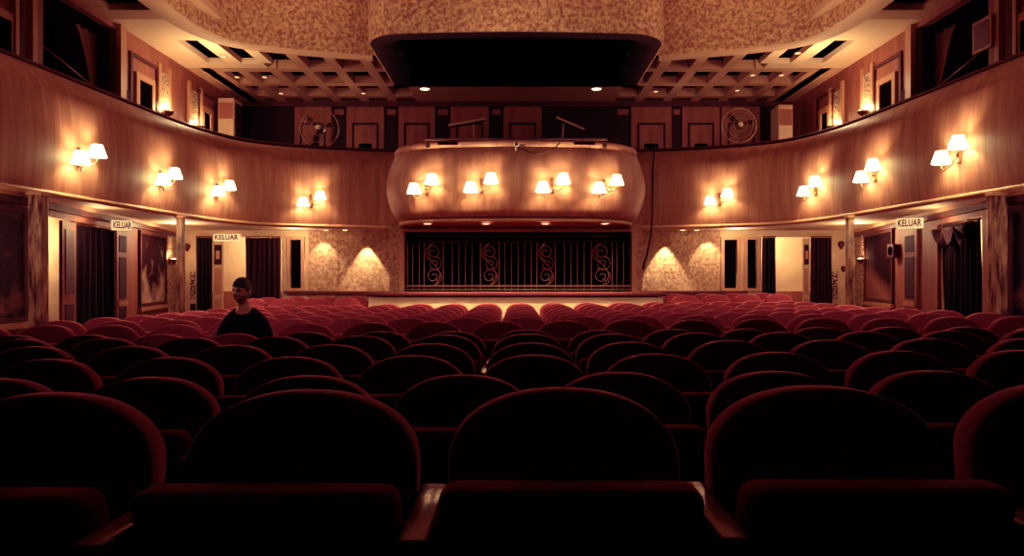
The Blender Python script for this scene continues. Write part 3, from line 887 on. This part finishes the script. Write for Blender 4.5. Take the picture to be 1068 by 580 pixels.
mb = MB()
for px0, px1 in ((347, 361), (402, 415), (455, 469), (511, 524), (642, 657), (700, 711)):
    mb.box(rx(px0, YB) + .05, YB - .04, 4.32, rx(px1, YB) - .05, YB, 4.55); mb.box(rx(px0, YB) + .05, YB - .04, 5.52, rx(px1, YB) - .05, YB, 5.66)
struct('trim_14', mb, M['brown'], False, 'small brown panels between the balcony doorways', 'trim')

# ceiling: flat sheets, coffer lattice, bulkhead
mb = MB()
TH = .5
def plate(x0, x1, y0, y1): mb.box(x0, y0, ZCE, x1, y1, ZCE + .12)
plate(-2.35, 2.35, 16.32, YB + .1)
for s in (-1, 1):
    a, b = sorted((s * 6.5, s * (XW + .1)))
    plate(a, b, 15.9, YB + .1)
struct('ceiling', mb, M['ceil'], False, 'flat painted ceiling at the rear of the balcony', 'ceiling')
# cream ceiling with shallow slots at both sides
for s, nm in ((-1, 'left'), (1, 'right')):
    mb = MB()
    def bx(x0, x1, y0, y1, z0=ZCE, z1=ZCE + .12):
        a, b = sorted((s * x0, s * x1)); mb.box(a, y0, z0, b, y1, z1)
    ydiv = 12.9
    # far cream zone with slots cut as gaps
    bx(6.85, XW + .1, ydiv, 15.9); bx(5.4, 6.85, ydiv, 14.05); bx(5.4, 6.85, 15.55, 15.9)
    bx(6.55, 6.85, 14.05, 15.55); bx(5.85, 6.15, 14.05, 15.55); bx(5.2, 5.45, 14.05, 15.55)
    struct('ceiling_cream_' + nm, mb, M['ceil_cream'], False, 'bright cream ceiling with slots above the %s balcony' % nm, 'ceiling')
    mb = MB(); bx(5.2, XW + .1, 2.0, 9.9); bx(5.2, 5.55, 9.9, ydiv); bx(6.95, XW + .1, 9.9, ydiv); bx(5.55, 6.95, 9.9, 11.5); bx(5.55, 6.95, 12.45, ydiv)
    struct('ceiling_side_' + nm, mb, M['ceil'], False, 'brown ceiling with a dark coffer above the %s balcony' % nm, 'ceiling')
    mb = MB(); bx(5.75, XW + .1, 2.0, 12.8, ZCE + .34, ZCE + .4); bx(5.2, XW + .1, 13.9, 16.2, ZCE + .34, ZCE + .4); bx(5.62, XW + .1, 12.8, 13.9, ZCE + .34, ZCE + .4)
    struct('ceiling_recess_' + nm, mb, M['dark'], False, 'dark recessed ceiling above the slots on the %s' % nm, 'ceiling')
# lattice of beams, each hole open to a dark void
mb = MB()
for s in (-1, 1):
    xs = [2.35 + .72 * k for k in range(7)]
    for k, x in enumerate(xs):
        a, b = sorted((s * x, s * (x + .22))); mb.box(a, 14.35 if k < 4 else 15.9, ZCE, b, YB, ZCE + .2)
    for y in (14.75, 15.95, 17.15, 18.30):
        a, b = sorted((s * 2.3, s * ((6.6 if y > 15.5 else 4.3)))); mb.box(a, y, ZCE + .001, b, y + .24, ZCE + .2)
struct('ceiling_lattice', mb, M['ceil'], False, 'lattice of ceiling beams over the rear balcony', 'ceiling')
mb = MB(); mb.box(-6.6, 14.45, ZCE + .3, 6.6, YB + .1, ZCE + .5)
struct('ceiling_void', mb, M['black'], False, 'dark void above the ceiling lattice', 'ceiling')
# textured bulkhead
ZBH = ZC + 4.3
hb = [(-5.55, 2.0), (-5.50, 6.0), (-5.46, 10.0), (-5.46, 11.3), (-5.44, 12.2), (-5.30, 12.85), (-5.0, 13.3), (-4.2, 13.65), (-3.4, 13.9), (-2.6, 14.1), (-1.3, 14.2)]
bh = catmull(hb + [(-x, y) for x, y in reversed(hb)], 6)
bhn = normals(bh)
mb = MB(); sweep(mb, bh, bhn, [(0.0, ZBH), (0.04, ZBH + .06), (-.03, ZBH + .5), (-.10, ZBH + 1.2), (-.10, ZBH + 3.2)], gap=2.66)
struct('ceiling_bulkhead', mb, M['stucco'], True, 'rough stucco bulkhead curving round the raised ceiling', 'ceiling')
mb = MB(); sweep(mb, bh, bhn, [(0.0, ZBH), (-.02, ZBH - .01), (-.40, ZBH), (-.42, ZBH + .35)], gap=2.66)
struct('trim_15', mb, M['ceil'], True, 'smooth lip under the stucco bulkhead', 'trim')
mb = MB(); mb.box(-6, 1, ZBH + 3.2, 6, 15, ZBH + 3.3)
struct('ceiling_high', mb, M['ceil'], False, 'high ceiling above the bulkhead', 'ceiling')
# projecting dark soffit box in the middle
pb = []
A_, y0_, r_ = 2.72, 12.72, .75
pb.append((-A_, 16.3)); pb.append((-A_, 15.0)); pb.append((-A_, 14.0))
for k in range(11):
    th = PI - PI / 2 * k / 10; pb.append((-A_ + r_ + r_ * math.cos(th), y0_ + r_ - r_ * math.sin(th)))
for k in range(1, 10): pb.append((-A_ + r_ + 2 * (A_ - r_) * k / 10, y0_ - .1 * math.sin(PI * k / 10)))
for k in range(11):
    th = PI / 2 - PI / 2 * k / 10; pb.append((A_ - r_ + r_ * math.cos(th), y0_ + r_ - r_ * math.sin(th)))
pb += [(A_, 14.0), (A_, 15.0), (A_, 16.3)]
pp = [Vector((x, y, 0)) for x, y in pb]
ppn = normals(pp)
mb = MB(); mb.grid([[Vector((p.x + n.x * o, p.y + n.y * o, z)) for o, z in ((-.05, ZBH - .02), (0, ZBH), (.0, ZBH + .4), (-.05, ZBH + 3.1))] for p, n in zip(pp, ppn)])
struct('ceiling_canopy', mb, M['stucco'], True, 'rounded stucco canopy in front of the bulkhead centre', 'ceiling')
mb = MB(); mb.grid([[Vector((p.x + n.x * o, p.y + n.y * o, z)) for o, z in ((-.04, ZBH - .02), (-.40, ZBH - .015), (-.42, ZBH + .5))] for p, n in zip(pp, ppn)])
struct('trim_16', mb, M['dark'], True, 'dark brown rim under the canopy', 'trim')
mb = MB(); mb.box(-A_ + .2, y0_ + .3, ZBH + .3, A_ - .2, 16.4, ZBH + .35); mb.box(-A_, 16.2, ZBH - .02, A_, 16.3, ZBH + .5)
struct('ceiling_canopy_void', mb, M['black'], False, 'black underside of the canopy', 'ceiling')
for k, px in enumerate((443, 622)):
    d = (ZCE - ZC) * F / (HY - 92.5)
    downlight(((px - VX) / F * d, d, ZCE - .002), ['bright downlight on the dark ceiling above the left lamp stand', 'bright downlight on the dark ceiling above the right lamp stand'][k], 'ceiling downlights behind the canopy', .15, 'glow', 8, 2.4)
for k, (px, py) in enumerate(((276, 80), (293, 97), (379, 97), (233, 58), (247, 80), (684, 95), (769, 94), (785, 78), (832, 55), (815, 78))):
    d = (ZCE - ZC) * F / (HY - py)
    downlight(((px - VX) / F * d, d, ZCE - .003), 'small dim downlight in the coffered ceiling, %s from the %s side' % (['fourth', 'fifth', 'sixth', 'second', 'third', 'sixth', 'fifth', 'fourth', 'second', 'third'][k], 'left' if k < 5 else 'right'), 'dim downlights of the coffered ceiling', .07, 'glow_dim')

# ------------------------------------------------------------------ fans and air conditioners
def fan(px, py, d, r, label):
    c = U(px, py, d)
    t = thing('pedestal_fan', label, 'fan', (c.x, c.y, 3.1))
    hz = c.z - 3.1
    mb = MB(); mb.lathe([(.28, 0), (.27, .03), (.05, .06), (.03, .1)], (0, .12, 0), 20); mb.build('base_plate', M['iron_dark'], t, True)
    mb = MB(); mb.tube([(0, .12, .05), (0, .12, hz)], .022); mb.build('pole', M['fan_metal'], t, True)
    mb = MB(); mb.lathe([(.03, .22), (.08, .19), (.09, .05), (.05, .0)], (0, 0, hz), 16, 'y'); mb.build('motor_housing', M['iron_dark'], t, True)
    mb = MB()
    for rr_, yy in ((r, 0), (r * .75, -.075), (r * .4, -.10), (r, .03), (r * .97, .01)):
        mb.tube([(rr_ * math.cos(a_), yy, hz + rr_ * math.sin(a_)) for a_ in [2 * PI * k / 40 for k in range(40)]], .006 if rr_ < r else .011, 6, closed=True)
    for k in range(28):
        a_ = 2 * PI * k / 28
        mb.tube([(rr_ * math.cos(a_), yy, hz + rr_ * math.sin(a_)) for rr_, yy in ((.05, -.11), (r * .5, -.10), (r * .85, -.06), (r, 0))], .003, 4)
    mb.build('wire_cage', M['fan_metal'], t, True)
    mb = MB(); mb.lathe([(.055, -.10), (.055, -.125), (.04, -.135)], (0, 0, hz), 16, 'y'); mb.build('centre_badge', M['white_dev'], t, True)
    for k in range(3):
        a0 = k * 2 * PI / 3 + .3
        rows = []
        for j in range(7):
            rr_ = .06 + (r * .86 - .06) * j / 6
            wdt = .5 * math.sin(PI * (.2 + .7 * j / 6))
            rows.append([Vector((rr_ * math.cos(a0 + wdt * (q - .5)), -.03 + .07 * (q - .5), hz + rr_ * math.sin(a0 + wdt * (q - .5)))) for q in (0, .33, .66, 1)])
        mb = MB(); mb.grid(rows); mb.build('blade', M['iron_dark'], t, True)
fan(333, 134, 16.2, .43, 'round caged pedestal fan on the balcony left of the box')
fan(771, 131, 16.4, .39, 'round caged pedestal fan on the balcony right of the box')
def aircon(px0, px1, py0, d, label, flip):
    x0, x1 = rx(px0, d), rx(px1, d)
    zt = zpx(py0, d)
    t = thing('air_conditioner', label, 'air conditioner', ((x0 + x1) / 2, d, 3.1))
    w = (x1 - x0) / 2
    mb = MB(); mb.rbox(-w, 0, 0, w, .55, zt - 3.1, .02, 2); mb.build('cabinet', M['machine'], t)
    mb = MB(); mb.rbox(-w * .85, -.02, zt - 3.1 - .5, w * .85, .01, zt - 3.1 - .12, .006)
    mb.build('outlet_grille', M['brown'], t)
    mb = MB(); mb.rbox(-w * .85, -.015, .3, w * .85, .01, .9, .006); mb.build('intake_panel', M['machine'], t)
    s = 1 if flip else -1
    mb = MB(); mb.box(s * w - .02, .08, .1, s * w + .02, .5, zt - 3.1 - .1); mb.build('side_panel', M['dark'], t)
aircon(227, 244, 102, 17.4, 'tall pale standing air conditioner on the balcony at the left rear', True)
aircon(812, 827, 109, 17.6, 'tall pale standing air conditioner on the balcony at the right rear', True)

# ------------------------------------------------------------------ theatre seats
def outline(w, zb, zs, zt, n=22, e=2.2):
    pts = [(-w * .97, zb), (-w, zb + (zs - zb) * .5), (-w, zs)]
    for k in range(1, n):
        th = PI - PI * k / n
        c, s_ = math.cos(th), math.sin(th)
        pts.append((w * math.copysign(abs(c) ** (2 / e), c), zs + (zt - zs) * abs(s_) ** (2 / e)))
    pts += [(w, zs), (w, zb + (zs - zb) * .5), (w * .97, zb)]
    return pts
def cushion(mb, w, zb, zs, zt, y_back, y_front, rad, lean, zref):
    o = outline(w, zb, zs, zt)
    cz = (zb + zt) / 2
    def ring(inset, y):
        return [Vector((x * (1 - inset / w), y + (z - zref) * lean, cz + (z - cz) * (1 - inset / (zt - cz)))) for x, z in o]
    rings = [ring(rad, y_back), ring(rad * .3, y_back - rad * .3), ring(0, y_back - rad), ring(0, y_front + rad), ring(rad * .3, y_front + rad * .3), ring(rad, y_front), ring(rad * 2.6, y_front - .012)]
    n = len(o)
    mb.grid(rings, True)
    k0 = len(mb.v) - n
    mb.f.append(tuple(range(k0, k0 + n)))
    k1 = len(mb.v) - 7 * n
    mb.f.append(tuple(reversed(range(k1, k1 + n))))
ROOT = thing('theatre_seat', '', 'seat', (0, 0, 0))
LEAN = .13
mb = MB(); cushion(mb, .243, .40, .75, .90, .055, -.035, .018, LEAN, .88)
mesh_back = mb.mesh('backrest', M['velvet'], True)
mb = MB(); cushion(mb, .225, .38, .72, .87, .078, .050, .008, LEAN, .88)
mesh_shell = mb.mesh('back_shell', M['seat_shell'], True)
def TF(v):  # folded seat leaning towards the front
    return Vector((v.x, v.y - .10 - (v.z - .36) * .36, v.z))
mb = MB(); mb.rbox(-.238, -.055, .36, .238, .055, .765, .032, 4, TF)
mesh_seat = mb.mesh('seat_cushion', M['velvet'], True)
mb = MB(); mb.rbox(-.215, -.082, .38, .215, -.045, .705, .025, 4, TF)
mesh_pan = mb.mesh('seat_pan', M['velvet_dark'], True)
def TD(v):
    return v
mb = MB(); mb.rbox(-.238, -.50, .37, .238, -.06, .46, .032, 4)
mesh_seat_down = mb.mesh('seat_cushion', M['velvet'], True)
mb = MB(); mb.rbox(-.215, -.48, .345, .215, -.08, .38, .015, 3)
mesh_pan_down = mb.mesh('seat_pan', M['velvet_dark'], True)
def arm_mesh(x):
    mb = MB(); mb.rbox(x - .029, -.335, .668, x + .029, .02, .70, .010, 3)
    return mb.mesh('armrest', M['seat_wood'], True)
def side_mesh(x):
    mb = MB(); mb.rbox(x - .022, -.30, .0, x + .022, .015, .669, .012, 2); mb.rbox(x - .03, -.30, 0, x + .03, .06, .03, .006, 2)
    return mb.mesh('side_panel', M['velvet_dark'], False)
am_r, am_l, sm_r, sm_l = arm_mesh(.275), arm_mesh(-.275), side_mesh(.275), side_mesh(-.275)
def seat_parts(root, both, down=False):
    link('backrest', mesh_back, root)
    link('back_shell', mesh_shell, root)
    c = link('seat_cushion', mesh_seat_down if down else mesh_seat, root)
    link('seat_pan', mesh_pan_down if down else mesh_pan, c)
    link('armrest', am_r, root); link('side_panel', sm_r, root)
    if both:
        link('armrest', am_l, root); link('side_panel', sm_l, root)
seat_parts(ROOT, False)
ROOT_END = thing('theatre_seat', '', 'seat'); seat_parts(ROOT_END, True)
ROOT_DOWN = thing('theatre_seat', '', 'seat'); seat_parts(ROOT_DOWN, False, True)
used = set()
ORD = ['', 'first', 'second', 'third', 'fourth', 'fifth', 'sixth', 'seventh', 'eighth', 'ninth', 'tenth', 'eleventh', 'twelfth', 'thirteenth', 'fourteenth', 'fifteenth', 'sixteenth', 'seventeenth', 'eighteenth', 'nineteenth']
def place(proto_, x, y, label, group, sc=1.0, dz=0.0, rz=0.0):
    if proto_.name in used: o = copy_tree(proto_)
    else: o = proto_; used.add(proto_.name)
    o.location = (x, y, fz(x, y) + dz)
    o.scale = (sc, sc, sc)
    o.rotation_euler = (0, 0, rz)
    o['label'] = label; o['group'] = group; o['category'] = 'seat'
    return o
SP, PITCH = .55, .727
rows = [(1, 1.72, [-1.10, -.495, .11, .715, 1.32], 1.1)]
ext = {2: (-3, 4), 3: (-4, 4), 4: (-5, 5), 5: (-6, 6), 6: (-7, 7), 7: (-8, 8)}
for n in range(2, 16):
    d = 2.56 + PITCH * (n - 2)
    off = .15
    if n == 2: off = -.337
    if n == 7: off = -.25
    lo_, hi_ = ext.get(n, (-8, 8))
    rows.append((n, d, [SP * (off + k) for k in range(lo_, hi_ + 1)], 1.0))
MANX = None
for n, d, xs, sc in rows:
    for i, x in enumerate(xs):
        lab = 'red velvet theatre seat, %s row from the camera, %s seat from the left' % (ORD[n], ORD[i + 1])
        pr = ROOT_END if i == 0 else ROOT
        if n == 7 and abs(x + 2.34) < .1:
            lab = 'red velvet theatre seat in which the man in black sits'
            pr = ROOT_DOWN; MANX = (x, d)
        jz = random.uniform(-.006, .006)
        place(pr, x, d + random.uniform(-.01, .01), lab, 'theatre seats in the stalls', sc, max(jz, 0), random.uniform(-.004, .004))
for s, nm in ((-1, 'left'), (1, 'right')):
    for r_i, d in enumerate((12.85, 13.6)):
        for i in range(4):
            x = s * (2.98 + SP * i)
            pr = ROOT_END if (s > 0 and i == 0) or (s < 0 and i == 3) else ROOT
            place(pr, x, d, 'red velvet theatre seat in the %s rear block, %s row, %s from its inner end' % (nm, ('front', 'back')[r_i], ORD[i + 1]), 'theatre seats in the rear blocks')

# ------------------------------------------------------------------ the seated man
def skin_mesh(nodes, edges, root=0, levels=2):
    me = bpy.data.meshes.new('tmp')
    me.from_pydata([n[0] for n in nodes], edges, [])
    o = bpy.data.objects.new('tmp', me); C.objects.link(o)
    o.modifiers.new('skin', 'SKIN').use_smooth_shade = True
    sv = me.skin_vertices[0].data
    for i, n in enumerate(nodes):
        r = n[1]
        sv[i].radius = r if isinstance(r, tuple) else (r, r)
        sv[i].use_root = (i == root)
    if levels:
        m = o.modifiers.new('sub', 'SUBSURF'); m.levels = levels; m.render_levels = levels
    dg = bpy.context.evaluated_depsgraph_get()
    dg.update()
    ev = o.evaluated_get(dg)
    out = bpy.data.meshes.new_from_object(ev)
    bpy.data.objects.remove(o); bpy.data.meshes.remove(me)
    return out
mx, my = MANX
mz = fz(mx, my)
man = thing('seated_man', 'man with short dark hair in a black t-shirt sitting alone among the seats', 'person', (mx + .075, my - .12, mz))
S = 1.0
man.scale = (.90, .92, .965)
def V3(x, y, z): return (x * S, y * S, z * S)
# seat height .46; y negative is towards the camera
nodes = [(V3(0, .0, .54), (.15, .105)), (V3(0, .02, .68), (.135, .095)), (V3(0, .03, .82), (.15, .10)), (V3(0, .02, .94), (.12, .078)), (V3(0, .012, 1.02), (.062, .055)), (V3(0, -.005, 1.09), .056), (V3(0, -.015, 1.14), .054)]
edges = [(0, 1), (1, 2), (2, 3), (3, 4), (4, 5), (5, 6)]
for s in (-1, 1):
    b = len(nodes)
    nodes += [(V3(s * .150, .02, .960), .058), (V3(s * .195, .01, .86), .048), (V3(s * .222, -.02, .705), .040), (V3(s * .215, -.14, .68), .036), (V3(s * .16, -.25, .665), .028), (V3(s * .145, -.28, .662), (.040, .02)), (V3(s * .13, -.315, .655), (.042, .018))]
    edges += [(b, b + 1), (b + 1, b + 2), (b + 2, b + 3), (b + 3, b + 4), (b + 4, b + 5), (b + 5, b + 6)]
    hb_ = b + 6
    nodes += [(V3(s * .082, .015, 1.018), .040)]; edges += [(4, len(nodes) - 1), (len(nodes) - 1, b)]
    # fingers
    for q, (dx, ln) in enumerate(((-.03, .055), (-.01, .065), (.011, .062), (.031, .05))):
        c = len(nodes)
        nodes += [(V3(s * (.128 + dx * -s * s), -.34, .652), .010), (V3(s * (.126 + dx * -1), -.34 - ln * .5, .645), .009), (V3(s * (.124 + dx * -1), -.34 - ln * .8, .628), .008)]
        edges += [(hb_, c), (c, c + 1), (c + 1, c + 2)]
    c = len(nodes)
    nodes += [(V3(s * .095, -.30, .655), .011), (V3(s * .078, -.33, .648), .009)]
    edges += [(hb_ - 1, c), (c, c + 1)]
    l = len(nodes)
    nodes += [(V3(s * .10, -.05, .52), .095), (V3(s * .13, -.28, .53), .075), (V3(s * .14, -.44, .52), .062), (V3(s * .14, -.45, .33), .052), (V3(s * .14, -.42, .12), .038), (V3(s * .14, -.44, .05), .04), (V3(s * .15, -.56, .035), (.042, .03))]
    edges += [(0, l), (l, l + 1), (l + 1, l + 2), (l + 2, l + 3), (l + 3, l + 4), (l + 4, l + 5), (l + 5, l + 6)]
bodym = skin_mesh(nodes, edges, 0, 2)
# head, turned to the man's right and slightly lowered
HC = Vector(V3(-.012, -.03, 1.218))
def head_pts():
    mbh = MB()
    N, Mh = 40, 30
    rows = []
    for j in range(Mh + 1):
        ph = PI * j / Mh
        row = []
        for i in range(N):
            th = 2 * PI * i / N
            d = Vector((math.sin(ph) * math.cos(th), math.sin(ph) * math.sin(th), math.cos(ph)))
            p = Vector((d.x * .078, d.y * .098, d.z * .118))
            # jaw taper
            if d.z < 0:
                k = -d.z
                p.x *= 1 - .17 * k ** 1.6
                if d.y < 0: p.y *= 1 - .08 * k
                else: p.y *= 1 - .45 * k
            if d.y < 0:
                fx, fzz = p.x, p.z
                g = lambda cx, cz, sx_, sz_: math.exp(-((fx - cx) / sx_) ** 2 - ((fzz - cz) / sz_) ** 2)
                p.y -= .024 * g(0, -.018, .012, .018) + .010 * g(0, .005, .009, .025)        # nose
                p.y += .012 * (g(.031, .012, .017, .012) + g(-.031, .012, .017, .012))         # eye sockets
                p.y -= .006 * (g(.03, .030, .03, .008) + g(-.03, .030, .03, .008))             # brows
                p.y -= .006 * g(0, -.058, .022, .007)                                           # lips
                p.y += .004 * g(0, -.045, .02, .006)
                p.y -= .010 * g(0, -.095, .022, .014)                                           # chin
                p.y -= .004 * (g(.045, -.02, .015, .02) + g(-.045, -.02, .015, .02))           # cheekbones
            row.append(p)
        rows.append(row)
    return [[Vector((p.x * .95, p.y * .95, p.z * .88)) for p in r_] for r_ in rows]
Rh = Matrix.Rotation(-.30, 3, 'Z') @ Matrix.Rotation(.06, 3, 'X') @ Matrix.Rotation(.05, 3, 'Y')
rows_h = [[HC + Rh @ p for p in r] for r in head_pts()]
mbm = MB()
bm = bmesh.new(); bm.from_mesh(bodym); bm.verts.index_update()
mbm.add([v.co.copy() for v in bm.verts], [tuple(v.index for v in f.verts) for f in bm.faces]); bm.free()
mbm.grid(rows_h, True)
for s in (-1, 1):   # ears
    rows = []
    for j in range(9):
        ph = PI * j / 8
        rows.append([HC + Rh @ (Vector((s * .077, .012, -.002)) + Vector((s * .010 * math.sin(ph) * math.cos(2 * PI * i / 10), .019 * math.sin(ph) * math.sin(2 * PI * i / 10), .033 * math.cos(ph)))) for i in range(10)])
    mbm.grid(rows, True)
body = mbm.build('body', M['skin'], man, True)
rm = body.modifiers.new('remesh', 'REMESH'); rm.mode = 'VOXEL'; rm.voxel_size = .006; rm.use_smooth_shade = True
sm = body.modifiers.new('smooth', 'SMOOTH'); sm.factor = .5; sm.iterations = 2
# hair: cap over the skull with an uneven fringe
rows = []
N = 48
hp = head_pts()
for j in range(0, 19):
    row = []
    for i in range(N):
        th = 2 * PI * i / N
        ph_lim = 1.10 if math.sin(th) < -.35 else (1.52 if math.sin(th) < .15 else 1.98)
        if math.sin(th) < -.35: ph_lim += .10 * math.sin(i * 2.3) + .08 * math.cos(th) 
        ph = ph_lim * j / 18
        d = Vector((math.sin(ph) * math.cos(th), math.sin(ph) * math.sin(th), math.cos(ph)))
        gr = 1.0 if j < 17 else (.99 if j == 17 else .93)
        th_n = .006 + .003 * math.sin(i * 1.9 + j) + (.016 * max(0, d.z) ** 1.5)
        p = Vector((d.x * (.078 + th_n), d.y * (.098 + th_n), d.z * (.118 + th_n))) * gr
        if d.z < 0: p.x *= 1 - .25 * (-d.z) ** 1.3
        row.append(HC + Rh @ Vector((p.x * .97, p.y * .97, p.z * .90)))
    rows.append(row)
mb = MB(); mb.grid(rows, True); hair = mb.build('hair', M['hair'], man, True)
# eyes, brows, mouth
for s in (-1, 1):
    mb = MB()
    c = HC + Rh @ Vector((s * .0295, -.0795, .0105))
    rws = [[c + Rh @ Vector((.012 * math.sin(PI * j / 6) * math.cos(2 * PI * i / 10), .006 * math.sin(PI * j / 6) * math.sin(2 * PI * i / 10), .0055 * math.cos(PI * j / 6))) for i in range(10)] for j in range(7)]
    mb.grid(rws, True); mb.build('eye', M['eye'], man, True)
    mb = MB(); mb.tube([HC + Rh @ Vector((s * .012, -.095, .027)), HC + Rh @ Vector((s * .029, -.092, .0315)), HC + Rh @ Vector((s * .048, -.079, .027))], [.003, .0045, .002], 6); mb.build('eyebrow', M['hair'], man, True)
mb = MB(); mb.tube([HC + Rh @ Vector((-.021, -.082, -.052)), HC + Rh @ Vector((-.008, -.092, -.0495)), HC + Rh @ Vector((.008, -.092, -.0495)), HC + Rh @ Vector((.021, -.082, -.052))], [.002, .006, .006, .002], 8); mb.build('mouth', M['lip'], man, True)
# t-shirt
nodes = [(V3(0, .0, .52), (.170, .125)), (V3(0, .02, .68), (.155, .112)), (V3(0, .03, .82), (.158, .112)), (V3(0, .02, .94), (.145, .100)), (V3(0, .016, 1.040), (.092, .080)), (V3(0, .004, 1.088), (.068, .068))]
edges = [(0, 1), (1, 2), (2, 3), (3, 4), (4, 5)]
for s in (-1, 1):
    b = len(nodes)
    nodes += [(V3(s * .150, .02, .962), .070), (V3(s * .195, .01, .86), .066), (V3(s * .214, -.004, .79), .066), (V3(s * .085, .016, 1.024), .066)]
    edges += [(4, b + 3), (b + 3, b), (b, b + 1), (b + 1, b + 2)]
shm = skin_mesh(nodes, edges, 0, 2)
shm.materials.clear(); shm.materials.append(M['shirt'])
for p in shm.polygons: p.use_smooth = True
sh = link('t_shirt', shm, man)
nodes = [(V3(0, .0, .55), (.172, .125))]
edges = []
for s in (-1, 1):
    l = len(nodes)
    nodes += [(V3(s * .10, -.05, .525), .108), (V3(s * .13, -.28, .53), .088), (V3(s * .14, -.445, .52), .076), (V3(s * .14, -.455, .33), .068), (V3(s * .14, -.42, .11), .058)]
    edges += [(0, l), (l, l + 1), (l + 1, l + 2), (l + 2, l + 3), (l + 3, l + 4)]
trm = skin_mesh(nodes, edges, 0, 2); trm.materials.clear(); trm.materials.append(M['denim'])
for p in trm.polygons: p.use_smooth = True
link('trousers', trm, man)
for s in (-1, 1):
    mb = MB(); mb.rbox(s * .145 - .05, -.63, .0, s * .145 + .05, -.37, .085, .035, 4); mb.build('shoe', M['shoe'], man, True)

# ------------------------------------------------------------------ lights
W1 = (1.0, .74, .52)
def area(name, loc, rot, e, size, sy=None, col=W1): return lamp(name, 'AREA', loc, e, col, size, rot, size_y=sy)
for s in (-1, 1):
    # foyer and corridor lamps
    lamp('foyer_lamp', 'POINT', (s * 6.2, 16.8, 2.1), 34, (1, .80, .60), .12)
    lamp('corridor_lamp', 'POINT', (s * 7.45, 12.2, 1.9), 32, (1, .78, .56), .1)
    # added fill points under the balcony, no fixtures there
    lamp('soffit_fill', 'POINT', (s * 6.3, 13.6, 2.12), 30, W1, .1)
    lamp('soffit_fill', 'POINT', (s * 4.6, 15.2, 2.12), 13, W1, .1)
    lamp('soffit_fill', 'POINT', (s * 5.72, 7.7, 1.9), 9, W1, .08)
    lamp('soffit_fill', 'POINT', (s * 6.05, 10.6, 2.05), 8, W1, .08)
    for py_, tgt, e_ in ((4.0, (s * 4.7, 8.0, .85), 620), (9.6, (s * 4.2, 8.6, .8), 190), (8.0, (s * 3.0, 6.6, .95), 170), (12.6, (s * 4.2, 11.5, .8), 150)):
        p_ = Vector((s * (5.95 if py_ < 12 else 5.6), py_, 2.27))
        o_ = lamp('row_fill_spot', 'SPOT', p_, e_, (1, .80, .64), .06, None, .75 if py_ < 5 else 1.7, 1.0)  # unseen spots added to brighten the row ends
        o_.rotation_euler = (Vector(tgt) - p_).to_track_quat('-Z', 'Y').to_euler()
    # scallop spots close to the stucco panels
    lamp('scallop_spot', 'SPOT', (s * 3.22, 15.62, 2.22), 170, (1, .78, .56), .02, (-.10, 0, 0), 1.2, .3)
    lamp('scallop_spot', 'SPOT', (s * 4.15, 15.60, 2.28), 60, (1, .78, .56), .02, (-.10, 0, 0), 1.5, .4)
    # added area fills, no real cove, brightening the stucco bulkhead
    area('bulkhead_fill', (s * 3.6, 10.6, 4.9), (PI / 2 + .95, 0, s * -.25), 36, 1.2, .4).data.spread = 2.0
    lamp('fill_spot', 'SPOT', (s * 3.6, 2.2, 7.9), 640, (1, .78, .62), .25, (math.atan2(8.6, 6.9), 0, s * -.02), .92, 1.0)  # added overhead fill on the seats, no fixture in the hall
    lamp('balcony_fill', 'POINT', (s * 6.0, 14.4, 5.1), 42, W1, .1)  # added fill points brightening the upper ceiling and rear wall
    lamp('balcony_fill', 'POINT', (s * 4.0, 17.2, 4.6), 13, W1, .2)
area('bulkhead_fill', (0, 9.6, 4.9), (PI / 2 + .95, 0, 0), 36, 1.2, .4).data.spread = 2.0  # added fill for the bulkhead centre
lamp('fill_spot', 'SPOT', (0, 2.2, 7.9), 400, (1, .78, .62), .25, (math.atan2(8.6, 6.9), 0, 0), .92, 1.0)  # centre one of the added overhead fills

p_ = Vector((-3.6, 1.6, 5.2)); o_ = lamp('fill_spot', 'SPOT', p_, 170, (1, .74, .56), .1, None, .34, 1.0)  # narrow spot added to brighten the seated man
o_.rotation_euler = (Vector((-2.35, 6.1, 1.12)) - p_).to_track_quat('-Z', 'Y').to_euler()
w = bpy.data.worlds.new('world'); scene.world = w; w.use_nodes = True
w.node_tree.nodes['Background'].inputs['Color'].default_value = (.5, .12, .10, 1)
w.node_tree.nodes['Background'].inputs['Strength'].default_value = .005
scene.view_settings.view_transform = 'Standard'
scene.view_settings.look = 'None'
scene.view_settings.exposure = 0.5

vs = scene.view_settings
vs.use_curve_mapping = True
cm = vs.curve_mapping
def curve(i, pts):
    c = cm.curves[i]
    c.points[0].location = pts[0]; c.points[1].location = pts[-1]
    for p in pts[1:-1]: c.points.new(*p)
curve(0, [(0, 0), (.004, .0012), (.02, .016), (.06, .058), (1, 1)])
curve(1, [(0, 0), (.02, .008), (.1, .077), (.3, .285), (1, 1)])
curve(2, [(0, 0), (.02, .013), (.1, .074), (.3, .205), (1, .76)])
cm.update()
